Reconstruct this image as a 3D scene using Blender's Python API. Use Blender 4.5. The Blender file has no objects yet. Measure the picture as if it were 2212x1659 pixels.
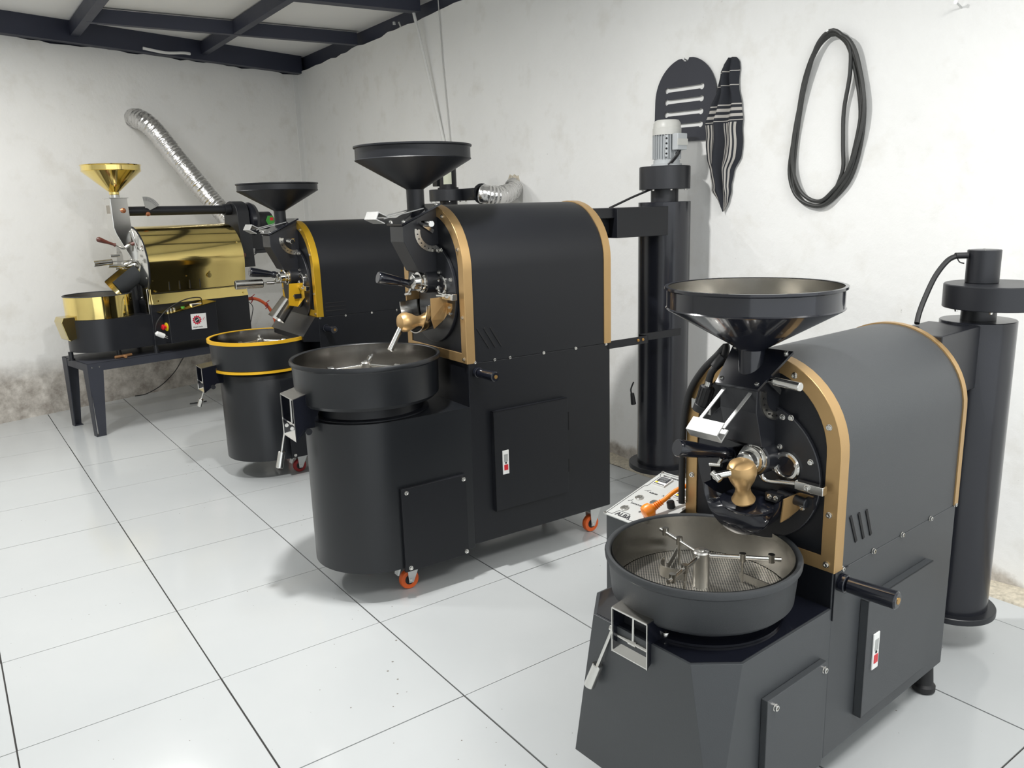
import bpy, math, random
from mathutils import Vector, Matrix
random.seed(7)
SC = bpy.context.scene
COL = SC.collection
PI = math.pi
V3 = Vector
# ------------------------------------------------------------------ camera
def look(yaw, pit, rol):
    f = V3((math.cos(pit)*math.cos(yaw), math.cos(pit)*math.sin(yaw), math.sin(pit)))
    r = V3((math.sin(yaw), -math.cos(yaw), 0)); u = r.cross(f)
    c, s = math.cos(rol), math.sin(rol)
    r2, u2 = c*r+s*u, -s*r+c*u
    return Matrix((r2, u2, -f)).transposed()
cam_d = bpy.data.cameras.new('camera')
cam_d.sensor_width = 36; cam_d.lens = 1722.31/2212*36; cam_d.clip_start = .05
cam = bpy.data.objects.new('camera', cam_d); COL.objects.link(cam)
cam.matrix_world = Matrix.Translation((.011542, -2.582676, 1.540456)) @ look(.950629861, -.218388338, -.0304364132).to_4x4()
SC.camera = cam
# ------------------------------------------------------------------ world, lights, exposure
SC.view_settings.view_transform = 'Standard'; SC.view_settings.look = 'None'
SC.view_settings.gamma = 1; SC.view_settings.use_curve_mapping = False
SC.view_settings.exposure = 0.22
w = bpy.data.worlds.new('world'); SC.world = w; w.use_nodes = True
w.node_tree.nodes['Background'].inputs[0].default_value = (.93, .97, 1, 1)
w.node_tree.nodes['Background'].inputs[1].default_value = 1.25
def area(name, loc, e, sx, sy=None, rot=(0, 0, 0), col=(1, .99, .972)):
    l = bpy.data.lights.new(name, 'AREA'); l.energy = e; l.size = sx; l.color = col
    if sy: l.shape = 'RECTANGLE'; l.size_y = sy
    else: l.shape = 'DISK'
    o = bpy.data.objects.new(name, l); o.location = loc; o.rotation_euler = rot; COL.objects.link(o); return o
area('lamp_and_fill', (1.2, 0, 2.84), 58, .16)
area('lamp_and_fill', (-.5, 1.7, 2.84), 28, .16)
area('lamp_and_fill', (.6, 3.1, 2.90), 36, 1.2, .6, (0, 0, .3))  # added soft fill to lift the dark left corner, not a real fitting
area('lamp_and_fill', (-1.4, -1.6, 2.84), 8, 1.6, .8, (0, 0, .4))  # added front-left fill, an invented soft source
area('lamp_and_fill', (1.9, -2.5, 2.84), 50, 1.2, .6, (0, 0, 0))  # added fill to brighten the right side, no lamp known here
# ------------------------------------------------------------------ materials
MATS = {}
def mat(name, col, rough=.5, metal=0, bump=0, bscale=60, var=0, vscale=4, coat=0, spec=.5, aniso=0, coord='Object', emit=0):
    if name in MATS: return MATS[name]
    m = bpy.data.materials.new(name); MATS[name] = m; m.use_nodes = True
    nt = m.node_tree; b = nt.nodes['Principled BSDF']
    b.inputs['Base Color'].default_value = (*col, 1); b.inputs['Roughness'].default_value = rough
    b.inputs['Metallic'].default_value = metal; b.inputs['Coat Weight'].default_value = coat
    b.inputs['Specular IOR Level'].default_value = spec
    if emit: b.inputs['Emission Color'].default_value = (*col, 1); b.inputs['Emission Strength'].default_value = emit
    tc = nt.nodes.new('ShaderNodeTexCoord')
    if bump:
        n = nt.nodes.new('ShaderNodeTexNoise'); n.inputs['Scale'].default_value = bscale; n.inputs['Detail'].default_value = 4
        bp = nt.nodes.new('ShaderNodeBump'); bp.inputs['Strength'].default_value = bump; bp.inputs['Distance'].default_value = .004
        nt.links.new(tc.outputs[coord], n.inputs['Vector']); nt.links.new(n.outputs['Fac'], bp.inputs['Height'])
        nt.links.new(bp.outputs['Normal'], b.inputs['Normal'])
    if var:
        n = nt.nodes.new('ShaderNodeTexNoise'); n.inputs['Scale'].default_value = vscale; n.inputs['Detail'].default_value = 5
        nt.links.new(tc.outputs[coord], n.inputs['Vector'])
        mx = nt.nodes.new('ShaderNodeMix'); mx.data_type = 'RGBA'
        mx.inputs[6].default_value = (*[c*(1-var) for c in col], 1); mx.inputs[7].default_value = (*[min(1, c*(1+var)) for c in col], 1)
        nt.links.new(n.outputs['Fac'], mx.inputs[0]); nt.links.new(mx.outputs[2], b.inputs['Base Color'])
        mr = nt.nodes.new('ShaderNodeMapRange'); mr.inputs[3].default_value = rough*.8; mr.inputs[4].default_value = min(1, rough*1.2)
        nt.links.new(n.outputs['Fac'], mr.inputs[0]); nt.links.new(mr.outputs[0], b.inputs['Roughness'])
    return m
BLK = mat('black_powder_coat', (.040, .044, .048), .45, bump=.12, bscale=500, var=.1, vscale=2, spec=.6)
SAT = mat('satin_black_paint', (.011, .012, .0155), .36, bump=.05, bscale=350, var=.1, vscale=3, spec=.55)
GLS = mat('gloss_black_enamel', (.008, .009, .014), .14, var=.1, vscale=3, coat=.3)
DRM = mat('charcoal_powder_coat', (.034, .037, .040), .5, bump=.15, bscale=500, var=.08, vscale=2)
MID = mat('deep_black_paint', (.0062, .0070, .0095), .42, bump=.06, bscale=400, var=.1, vscale=2, spec=.4)
MDR = mat('deep_black_drum', (.009, .0103, .0125), .34, bump=.05, bscale=400, var=.08, vscale=2, spec=.5)
DRK = mat('dark_void', (.004, .004, .005), .7)
GLD = mat('gold_painted_steel', (.50, .325, .145), .38, .7, bump=.03, bscale=300, var=.08, vscale=5)
YGD = mat('yellow_gold_trim', (.72, .43, .03), .33, .7, var=.08, vscale=5)
YEL = mat('yellow_paint', (.82, .47, .02), .4, .3)
BRS = mat('polished_brass', (.95, .72, .27), .09, 1, bump=.03, bscale=7, var=.14, vscale=7)
STL = mat('polished_steel', (.66, .65, .62), .14, 1, var=.06, vscale=12)
BSH = mat('brushed_steel', (.46, .445, .41), .24, 1, bump=.06, bscale=90, var=.16, vscale=9)
ALU = mat('satin_aluminium', (.42, .42, .41), .5, .7)
HUBM = mat('satin_steel', (.58, .57, .54), .3, 1)
GAL = mat('galvanised_plate', (.60, .61, .60), .38, .85, var=.1, vscale=30)
ORG = mat('orange_rubber', (.70, .12, .02), .45, var=.1, vscale=20)
ORC = mat('orange_cable', (.95, .25, .01), .35)
REDR = mat('red_rubber', (.30, .02, .02), .5)
GRY = mat('grey_motor_paint', (.42, .44, .45), .45, var=.05)
GRC = mat('grey_plastic_cowl', (.50, .50, .47), .4)
WHP = mat('white_plastic', (.82, .82, .80), .35)
RED = mat('red_plastic', (.60, .01, .02), .3)
YLP = mat('yellow_plastic', (.85, .65, .02), .4)
GRN = mat('green_plastic', (.05, .30, .04), .4)
WOD = mat('dark_wood', (.10, .025, .015), .35, var=.3, vscale=30, coat=.3)
RST = mat('rusty_wood', (.30, .15, .06), .7, var=.3, vscale=30)
CPR = mat('copper_bolt', (.60, .24, .12), .3, 1)
PNL = mat('silver_panel', (.60, .61, .59), .42, .35)
INK = mat('black_ink', (.03, .03, .035), .6)
GLASS = mat('dark_glass', (.02, .02, .025), .05, spec=.8)
LABL = mat('white_label', (.80, .80, .78), .45)
REDI = mat('red_ink', (.55, .02, .05), .5)
WRP = mat('rubber_black', (.012, .012, .013), .55)
BRZ = mat('bronze_cap', (.50, .30, .10), .35, .8)
TAG = mat('motor_tag', (.62, .64, .50), .5)
PVC = mat('white_pvc', (.78, .78, .75), .4)
BEAM = mat('navy_steel_beam', (.030, .034, .055), .5, var=.15, vscale=4)
BNC = mat('bench_paint', (.030, .033, .045), .5, var=.15, vscale=6)

def foil():
    m = mat('aluminium_foil', (.70, .69, .68), .2, 1, bump=1.0, bscale=55, var=.15, vscale=20)
    return m
FOIL = foil()
def perforated():
    m = bpy.data.materials.new('perforated_steel'); m.use_nodes = True; nt = m.node_tree; b = nt.nodes['Principled BSDF']
    b.inputs['Metallic'].default_value = 1; b.inputs['Roughness'].default_value = .38
    tc = nt.nodes.new('ShaderNodeTexCoord')
    def grid(off):
        a = nt.nodes.new('ShaderNodeVectorMath'); a.operation = 'MULTIPLY_ADD'; a.inputs[1].default_value = (112, 112, 0); a.inputs[2].default_value = off
        f = nt.nodes.new('ShaderNodeVectorMath'); f.operation = 'FRACTION'
        s = nt.nodes.new('ShaderNodeVectorMath'); s.operation = 'SUBTRACT'; s.inputs[1].default_value = (.5, .5, 0)
        l = nt.nodes.new('ShaderNodeVectorMath'); l.operation = 'LENGTH'
        nt.links.new(tc.outputs['Object'], a.inputs[0]); nt.links.new(a.outputs[0], f.inputs[0]); nt.links.new(f.outputs[0], s.inputs[0]); nt.links.new(s.outputs[0], l.inputs[0])
        return l
    g1, g2 = grid((0, 0, 0)), grid((.5, .5, 0))
    mn = nt.nodes.new('ShaderNodeMath'); mn.operation = 'MINIMUM'
    nt.links.new(g1.outputs['Value'], mn.inputs[0]); nt.links.new(g2.outputs['Value'], mn.inputs[1])
    lt = nt.nodes.new('ShaderNodeMath'); lt.operation = 'LESS_THAN'; lt.inputs[1].default_value = .27
    nt.links.new(mn.outputs[0], lt.inputs[0])
    mx = nt.nodes.new('ShaderNodeMix'); mx.data_type = 'RGBA'; mx.inputs[6].default_value = (.62, .59, .53, 1); mx.inputs[7].default_value = (.02, .02, .02, 1)
    nt.links.new(lt.outputs[0], mx.inputs[0]); nt.links.new(mx.outputs[2], b.inputs['Base Color'])
    iv = nt.nodes.new('ShaderNodeMath'); iv.operation = 'SUBTRACT'; iv.inputs[0].default_value = 1
    nt.links.new(lt.outputs[0], iv.inputs[1]); nt.links.new(iv.outputs[0], b.inputs['Metallic'])
    return m
PRF = perforated()
def wall_mat(name, low, base=(.86, .86, .84)):
    m = bpy.data.materials.new(name); m.use_nodes = True; nt = m.node_tree; b = nt.nodes['Principled BSDF']
    b.inputs['Roughness'].default_value = .75; b.inputs['Specular IOR Level'].default_value = .3
    tc = nt.nodes.new('ShaderNodeTexCoord')
    def noise(s, d=6, r=.6):
        n = nt.nodes.new('ShaderNodeTexNoise'); n.inputs['Scale'].default_value = s; n.inputs['Detail'].default_value = d; n.inputs['Roughness'].default_value = r
        nt.links.new(tc.outputs['Object'], n.inputs['Vector']); return n
    def rng(src, a, c, lo, hi):
        r = nt.nodes.new('ShaderNodeMapRange'); r.inputs[1].default_value = a; r.inputs[2].default_value = c; r.inputs[3].default_value = lo; r.inputs[4].default_value = hi
        nt.links.new(src, r.inputs[0]); return r.outputs[0]
    def mixc(fac, c1, c2):
        x = nt.nodes.new('ShaderNodeMix'); x.data_type = 'RGBA'
        nt.links.new(fac, x.inputs[0])
        for i, c in ((6, c1), (7, c2)):
            if isinstance(c, tuple): x.inputs[i].default_value = (*c, 1)
            else: nt.links.new(c, x.inputs[i])
        return x.outputs[2]
    n1 = noise(1.1); n2 = noise(5); n3 = noise(26, 3)
    c = mixc(rng(n1.outputs['Fac'], .35, .65, 0, 1), tuple(x*.95 for x in base), base)
    c = mixc(rng(n2.outputs['Fac'], .54, .76, 0, .6), c, (base[0]*.82, base[1]*.80, base[2]*.76))
    c = mixc(rng(n3.outputs['Fac'], .75, .80, 0, .8), c, (.45, .44, .42))
    # damp concrete showing along the foot of the wall
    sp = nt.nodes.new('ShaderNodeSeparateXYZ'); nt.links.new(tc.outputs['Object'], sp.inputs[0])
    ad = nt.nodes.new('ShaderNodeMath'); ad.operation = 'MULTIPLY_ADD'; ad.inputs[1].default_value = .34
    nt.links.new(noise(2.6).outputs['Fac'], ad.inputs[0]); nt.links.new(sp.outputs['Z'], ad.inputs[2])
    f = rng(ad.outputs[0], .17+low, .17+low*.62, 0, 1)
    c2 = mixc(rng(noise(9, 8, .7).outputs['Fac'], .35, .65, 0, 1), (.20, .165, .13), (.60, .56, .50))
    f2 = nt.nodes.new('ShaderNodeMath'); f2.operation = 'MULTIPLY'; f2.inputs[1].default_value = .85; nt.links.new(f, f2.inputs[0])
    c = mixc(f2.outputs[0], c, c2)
    nt.links.new(c, b.inputs['Base Color'])
    bp = nt.nodes.new('ShaderNodeBump'); bp.inputs['Strength'].default_value = .5; bp.inputs['Distance'].default_value = .006
    nt.links.new(noise(18, 8).outputs['Fac'], bp.inputs['Height']); nt.links.new(bp.outputs['Normal'], b.inputs['Normal'])
    return m
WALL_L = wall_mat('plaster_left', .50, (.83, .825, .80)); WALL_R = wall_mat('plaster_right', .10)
def tile_mat():
    m = bpy.data.materials.new('glazed_tile'); m.use_nodes = True; nt = m.node_tree; b = nt.nodes['Principled BSDF']
    b.inputs['Roughness'].default_value = .1; b.inputs['Specular IOR Level'].default_value = .45
    tc = nt.nodes.new('ShaderNodeTexCoord'); geo = nt.nodes.new('ShaderNodeNewGeometry')
    n = nt.nodes.new('ShaderNodeTexNoise'); n.inputs['Scale'].default_value = 1.7; n.inputs['Detail'].default_value = 5
    nt.links.new(geo.outputs['Position'], n.inputs['Vector'])
    mx = nt.nodes.new('ShaderNodeMix'); mx.data_type = 'RGBA'; mx.inputs[6].default_value = (.465, .485, .49, 1); mx.inputs[7].default_value = (.535, .55, .548, 1)
    nt.links.new(n.outputs['Fac'], mx.inputs[0])
    v = nt.nodes.new('ShaderNodeTexVoronoi'); v.inputs['Scale'].default_value = 21; nt.links.new(geo.outputs['Position'], v.inputs['Vector'])
    wn = nt.nodes.new('ShaderNodeTexNoise'); wn.inputs['Scale'].default_value = 1.3; nt.links.new(geo.outputs['Position'], wn.inputs['Vector'])
    th = nt.nodes.new('ShaderNodeMapRange'); th.inputs[1].default_value = .42; th.inputs[2].default_value = .72; th.inputs[3].default_value = .0; th.inputs[4].default_value = .085
    nt.links.new(wn.outputs['Fac'], th.inputs[0])
    lt = nt.nodes.new('ShaderNodeMath'); lt.operation = 'LESS_THAN'; nt.links.new(v.outputs['Distance'], lt.inputs[0]); nt.links.new(th.outputs[0], lt.inputs[1])
    m2 = nt.nodes.new('ShaderNodeMix'); m2.data_type = 'RGBA'; nt.links.new(lt.outputs[0], m2.inputs[0]); nt.links.new(mx.outputs[2], m2.inputs[6]); m2.inputs[7].default_value = (.20, .18, .16, 1)
    nt.links.new(m2.outputs[2], b.inputs['Base Color'])
    mr = nt.nodes.new('ShaderNodeMapRange'); mr.inputs[3].default_value = .07; mr.inputs[4].default_value = .2; nt.links.new(n.outputs['Fac'], mr.inputs[0]); nt.links.new(mr.outputs[0], b.inputs['Roughness'])
    return m
TILE = tile_mat()
GROUT = mat('dark_grout', (.045, .042, .04), .95)
RUB = mat('pebbly_mortar', (.55, .50, .40), .9, bump=1, bscale=70, var=.55, vscale=60, coord='Object')
CEIL = mat('ceiling_board', (.82, .82, .81), .8, var=.03, vscale=3)
PLN = mat('plain_plaster', (.78, .78, .76), .8, var=.04)

# ------------------------------------------------------------------ mesh building
def frame_to(d):
    d = V3(d).normalized(); a = V3((0, 0, 1)) if abs(d.z) < .9 else V3((1, 0, 0))
    u = a.cross(d).normalized(); return u, d.cross(u), d
def smooth_path(P, n=6, closed=False):
    P = [V3(p) for p in P]; out = []; N = len(P)
    g = (lambda i: P[i % N]) if closed else (lambda i: P[max(0, min(N-1, i))])
    for i in range(N if closed else N-1):
        a, b, c, d = g(i-1), g(i), g(i+1), g(i+2)
        for k in range(n):
            t = k/n
            out.append(.5*((2*b)+(c-a)*t+(2*a-5*b+4*c-d)*t*t+(3*b-a-3*c+d)*t**3))
    if not closed: out.append(P[-1])
    return out
class B:
    def __init__(s, T=None, k=1): s.v = []; s.f = []; s.T = T; s.k = k
    def add(s, vs, fs):
        o = len(s.v); s.v += [V3(p) for p in vs]; s.f += [tuple(i+o for i in f) for f in fs]; return s
    def box(s, a, b):
        (x0, y0, z0), (x1, y1, z1) = a, b
        return s.add([(x0, y0, z0), (x1, y0, z0), (x1, y1, z0), (x0, y1, z0), (x0, y0, z1), (x1, y0, z1), (x1, y1, z1), (x0, y1, z1)],
                     [(0, 3, 2, 1), (4, 5, 6, 7), (0, 1, 5, 4), (1, 2, 6, 5), (2, 3, 7, 6), (3, 0, 4, 7)])
    def prism(s, poly, vec, caps=True):
        n = len(poly); p = [V3(q) for q in poly]; vec = V3(vec)
        nrm = V3((0, 0, 0))
        for i in range(n): nrm += p[i].cross(p[(i+1) % n])
        if nrm.dot(vec) > 0: p.reverse()
        fs = [(i, (i+n-0) if False else i+n, (i+1) % n+n, (i+1) % n) for i in range(n)]
        fs = [tuple(reversed(f)) for f in fs] if False else fs
        if caps: fs += [tuple(range(n)), tuple(range(2*n-1, n-1, -1))]
        return s.add(p+[q+vec for q in p], fs)
    def loft(s, rings, closed=True, caps=True, loop=False):
        n = len(rings[0]); vs = [q for r in rings for q in r]; fs = []
        R = len(rings)
        for j in range(R if loop else R-1):
            for i in range(n if closed else n-1):
                a, b = j*n+i, j*n+(i+1) % n; c, d = ((j+1) % R)*n+(i+1) % n, ((j+1) % R)*n+i
                fs.append((a, b, c, d))
        if caps and not loop: fs += [tuple(range(n-1, -1, -1)), tuple(range((R-1)*n, R*n))]
        return s.add(vs, fs)
    def lathe(s, prof, c=(0, 0, 0), axis=(0, 0, 1), n=40, caps=True, loop=False, a0=0, a1=None):
        """prof: list of (radius, height along axis)"""
        u, w, d = frame_to(axis); c = V3(c); rings = []
        full = a1 is None
        for r, h in prof:
            r = max(r, 1e-5)
            ang = [a0+(2*PI if full else (a1-a0))*i/(n if full else n-1) for i in range(n)]
            rings.append([c+d*h+u*(r*math.cos(a))+w*(r*math.sin(a)) for a in ang])
        return s.loft(rings, closed=full, caps=caps, loop=loop)
    def cyl(s, a, b, r, r2=None, n=24, bev=0):
        a, b = V3(a), V3(b); L = (b-a).length; r2 = r if r2 is None else r2
        if bev: pr = [(r-bev, 0), (r, bev), (r2, L-bev), (r2-bev, L)]
        else: pr = [(r, 0), (r2, L)]
        return s.lathe(pr, a, b-a, n)
    def tube(s, path, r, n=8, closed=False, rf=None):
        P = [V3(p) for p in path]; N = len(P); rings = []; up = None
        for i in range(N):
            t = (P[(i+1) % N]-P[i-1]) if closed else (P[min(i+1, N-1)]-P[max(i-1, 0)])
            t.normalize()
            if up is None: up = frame_to(t)[0]
            up = (up-t*up.dot(t)).normalized(); w2 = t.cross(up)
            rr = r if rf is None else rf(i/(N-1))
            rings.append([P[i]+up*(rr*math.cos(2*PI*k/n))+w2*(rr*math.sin(2*PI*k/n)) for k in range(n)])
        return s.loft(rings, caps=not closed, loop=closed)
    def ribbon(s, path, wv, t):
        """flat bar swept along path: width vector wv, thickness t"""
        P = [V3(p) for p in path]; wv = V3(wv); rings = []
        for i in range(len(P)):
            d = (P[min(i+1, len(P)-1)]-P[max(i-1, 0)]).normalized(); nn = d.cross(wv).normalized()*t/2
            rings.append([P[i]-wv/2-nn, P[i]+wv/2-nn, P[i]+wv/2+nn, P[i]-wv/2+nn])
        return s.loft(rings)
    def build(s, name, m, parent=None, smooth=35, bevel=0, loc=None):
        me = bpy.data.meshes.new(name)
        vs = [s.T(p) for p in s.v] if s.T else s.v
        me.from_pydata([tuple(p) for p in vs], [], s.f); me.materials.append(m)
        me.validate()
        if smooth:
            me.polygons.foreach_set('use_smooth', [True]*len(me.polygons)); me.set_sharp_from_angle(angle=math.radians(smooth))
        o = bpy.data.objects.new(name, me); COL.objects.link(o)
        if parent: o.parent = parent
        if loc: o.location = loc
        import bmesh
        bm = bmesh.new(); bm.from_mesh(me); bmesh.ops.recalc_face_normals(bm, faces=bm.faces); bm.to_mesh(me); bm.free()
        if bevel:
            md = o.modifiers.new('b', 'BEVEL'); md.width = bevel; md.segments = 2; md.limit_method = 'ANGLE'; md.angle_limit = math.radians(40)
        return o
def thing(name, label, cat, loc=(0, 0, 0), rz=0, group=None):
    o = bpy.data.objects.new(name, None); COL.objects.link(o); o.empty_display_size = .1
    o.location = loc; o.rotation_euler = (0, 0, rz); o['label'] = label; o['category'] = cat
    if group: o['group'] = group
    return o
def tag(o, label, cat, group=None):
    o['label'] = label; o['category'] = cat
    if group: o['group'] = group
    return o
def struct(o): o['kind'] = 'structure'; return o
def text(s, size, M, m, parent, name='lettering', ext=.0004, bold=0, al='LEFT', sx=1):
    c = bpy.data.curves.new(name, 'FONT'); c.body = s; c.size = size; c.extrude = ext; c.align_x = al; c.offset = bold
    t = bpy.data.objects.new('tmp', c); COL.objects.link(t)
    bpy.context.view_layer.update()
    me = bpy.data.meshes.new_from_object(t.evaluated_get(bpy.context.evaluated_depsgraph_get()))
    bpy.data.objects.remove(t); me.transform(M @ Matrix.Diagonal((sx, 1, 1, 1))); me.materials.clear(); me.materials.append(m)
    o = bpy.data.objects.new(name, me); COL.objects.link(o); o.parent = parent; return o
def basis(o, x, y):
    x = V3(x).normalized(); z = x.cross(V3(y)).normalized(); y = z.cross(x)
    return Matrix.Translation(o) @ Matrix((x, y, z)).transposed().to_4x4()
# screws share one mesh
_scr = {}
def screw(parent, p, axis=(-1, 0, 0), r=.0065, h=.006, m=STL, name='bolt'):
    key = (round(r, 5), round(h, 5), m.name)
    if key not in _scr:
        b = B(); b.lathe([(r*1.25, 0), (r*1.25, h*.2), (r, h*.25), (r, h*.9), (r*.9, h), (r*.5, h), (r*.45, h*.6)], n=10)
        o = b.build(name, m, parent); _scr[key] = o.data
    else:
        o = bpy.data.objects.new(name, _scr[key]); COL.objects.link(o); o.parent = parent
    o.location = p; o.rotation_euler = V3(axis).to_track_quat('Z', 'Y').to_euler(); return o

# ================================================================== THE ROOM
Wy = lambda x, off=0: 4.61+.29*x+off            # left wall plane (runs obliquely)
YC = Wy(3.34)
b = B(); b.box((-3.4, -4.6, -.12), (3.5, 6.2, -.004)); FL = struct(b.build('floor', GROUT, smooth=0))
tm = None
for i in range(-6, 6):
    for j in range(-8, 10):
        x0, y0 = i*.6, j*.6
        if x0 >= 3.17 or x0 < -3.3 or y0 > Wy(x0)+.35: continue
        x1 = x0+.6
        if i == 5: x1 = 3.17
        key = 'e' if i == 5 else 'n'
        if tm is None: tm = {}
        if key not in tm:
            g = .0027
            b = B(); b.box((g, g*.7, -.009), (x1-x0-g, .6-g*.7, 0)); o = b.build('tile', TILE, FL, smooth=0); tm[key] = o.data
        else:
            o = bpy.data.objects.new('tile', tm[key]); COL.objects.link(o); o.parent = FL
        o.location = (x0+random.uniform(-.0006, .0006), y0+random.uniform(-.0006, .0006), random.uniform(-.0006, .0004))
# rough mortar strip along the right wall
b = B(); rows = []
for k in range(161):
    y = -4.5+k*.0635; e = .01*math.sin(k*1.3)+.012*math.sin(k*.47)
    rows.append([V3((3.175+e*.5, y, -.004)), V3((3.18+e*.5, y, .004)), V3((3.24, y, .009+.004*math.sin(k*2.1))), V3((3.31, y, .012+.005*math.sin(k*1.7))), V3((3.31, y, -.004))])
b.loft(rows, closed=True); struct(b.build('trim_1', RUB))
# walls with their uneven plaster top edge
def ragged(x0y0, x1y1, z, nrm, name, m, thick=.12, n=90, amp=.012, z1=None):
    a, c = V3((*x0y0, 0)), V3((*x1y1, 0)); rings = []; nn = V3((*nrm, 0)).normalized()*thick
    for k in range(n+1):
        p = a.lerp(c, k/n); zt = z+(0 if z1 is None else (z1-z)*k/n)+amp*(math.sin(k*2.3)*.4+math.sin(k*.9+1)*.4+random.uniform(-.5, .5))
        rings.append([p+V3((0, 0, -.02)), p+V3((0, 0, zt)), p+nn+V3((0, 0, zt)), p+nn+V3((0, 0, -.02))])
    b = B(); b.loft(rings); return struct(b.build(name, m, smooth=0))
b = B(); b.prism([V3((3.285, Wy(3.285)-.002, 0)), V3((3.302, Wy(3.3)-.05, 0)), V3((3.32, Wy(3.3)-.03, 0)), V3((3.31, Wy(3.3)+.01, 0)), V3((3.22, Wy(3.22)+.01, 0)), V3((3.235, Wy(3.235)-.004, 0))], (0, 0, 2.9)); struct(b.build('trim_23', PLN, smooth=0))
ragged((-3.4, Wy(-3.4)), (3.345, Wy(3.345)), 2.905, (-.29, 1), 'wall_left', WALL_L)
ragged((3.3, -4.6), (3.3, Wy(3.3)+.1), 3.06, (1, 0), 'wall_right', WALL_R, z1=2.92)
b = B(); b.box((-3.42, -4.6, 0), (-3.3, 3.7, 3.2)); struct(b.build('wall_far_left', PLN, smooth=0)).name = 'wall_front'
b = B(); b.box((-3.5, -4.8, 3.07), (3.5, 6.3, 3.13)); struct(b.build('ceiling', CEIL, smooth=0))
b = B(); b.box((3.35, -4.6, 2.80), (3.5, 6.1, 3.09)); struct(b.build('trim_21', BEAM, smooth=0))  # added to stop light leaking in; its dark colour stands for the shadow gap
b = B(); b.prism([V3((-3.4, Wy(-3.4)+.05, 2.8)), V3((3.4, Wy(3.4)+.05, 2.8)), V3((3.4, Wy(3.4)+.2, 2.8)), V3((-3.4, Wy(-3.4)+.2, 2.8))], (0, 0, .29)); struct(b.build('trim_22', BEAM, smooth=0))  # added behind the left wall to block the same light leak
# steel beams of the ceiling frame (tilted with the roof)
n_tr = [1]
def beam(p, q, wd, hd, nm=None):
    p, q = V3(p), V3(q); d = (q-p).normalized(); s_ = V3((-d.y, d.x, 0)).normalized()*wd/2; h = V3((0, 0, hd))
    b = B(); b.loft([[p-s_, p+s_, p+s_+h, p-s_+h], [q-s_, q+s_, q+s_+h, q-s_+h]])
    n_tr[0] += 1
    return struct(b.build('trim_%d' % n_tr[0], BEAM, smooth=0, bevel=.002))
beam((-3.2, Wy(-3.2)-.045, 2.915), (3.30, Wy(3.3)-.045, 2.905), .09, .2)
beam((1.2, Wy(1.2)-.05, 2.955), (1.20, -2.5, 2.98), .07, .1)
beam((2.28, Wy(2.28)-.05, 2.955), (2.26, -2.5, 2.98), .06, .1)
beam((1.2, 4.33, 2.955), (3.3, 4.2, 2.955), .06, .1)
beam((-.2, 3.30, 2.97), (3.27, 3.05, 2.99), .09, .09)
beam((.1, Wy(.1)-.05, 2.955), (.1, -2.5, 2.98), .07, .1)
b = B(); b.tube(smooth_path([(1.72, 4.98, 2.93), (1.9, 4.99, 2.91), (2.05, 5.02, 2.925), (2.12, 5.06, 2.93)], 5), .012, 6)
tag(b.build('cable_end', WHP), 'short white cable end tucked under the beam above left wall', 'cable')
b = B(); b.ribbon([(3.27, 3.36, 2.985), (3.285, 3.36, 2.95), (3.285, 3.40, 2.945)], (0, .02, 0), .004); b.cyl((3.24, 3.38, 2.985), (3.24, 3.38, 2.965), .012)
tag(b.build('wall_clip', GAL), 'small metal clip under the beam end beside white pipe', 'clip')

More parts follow.
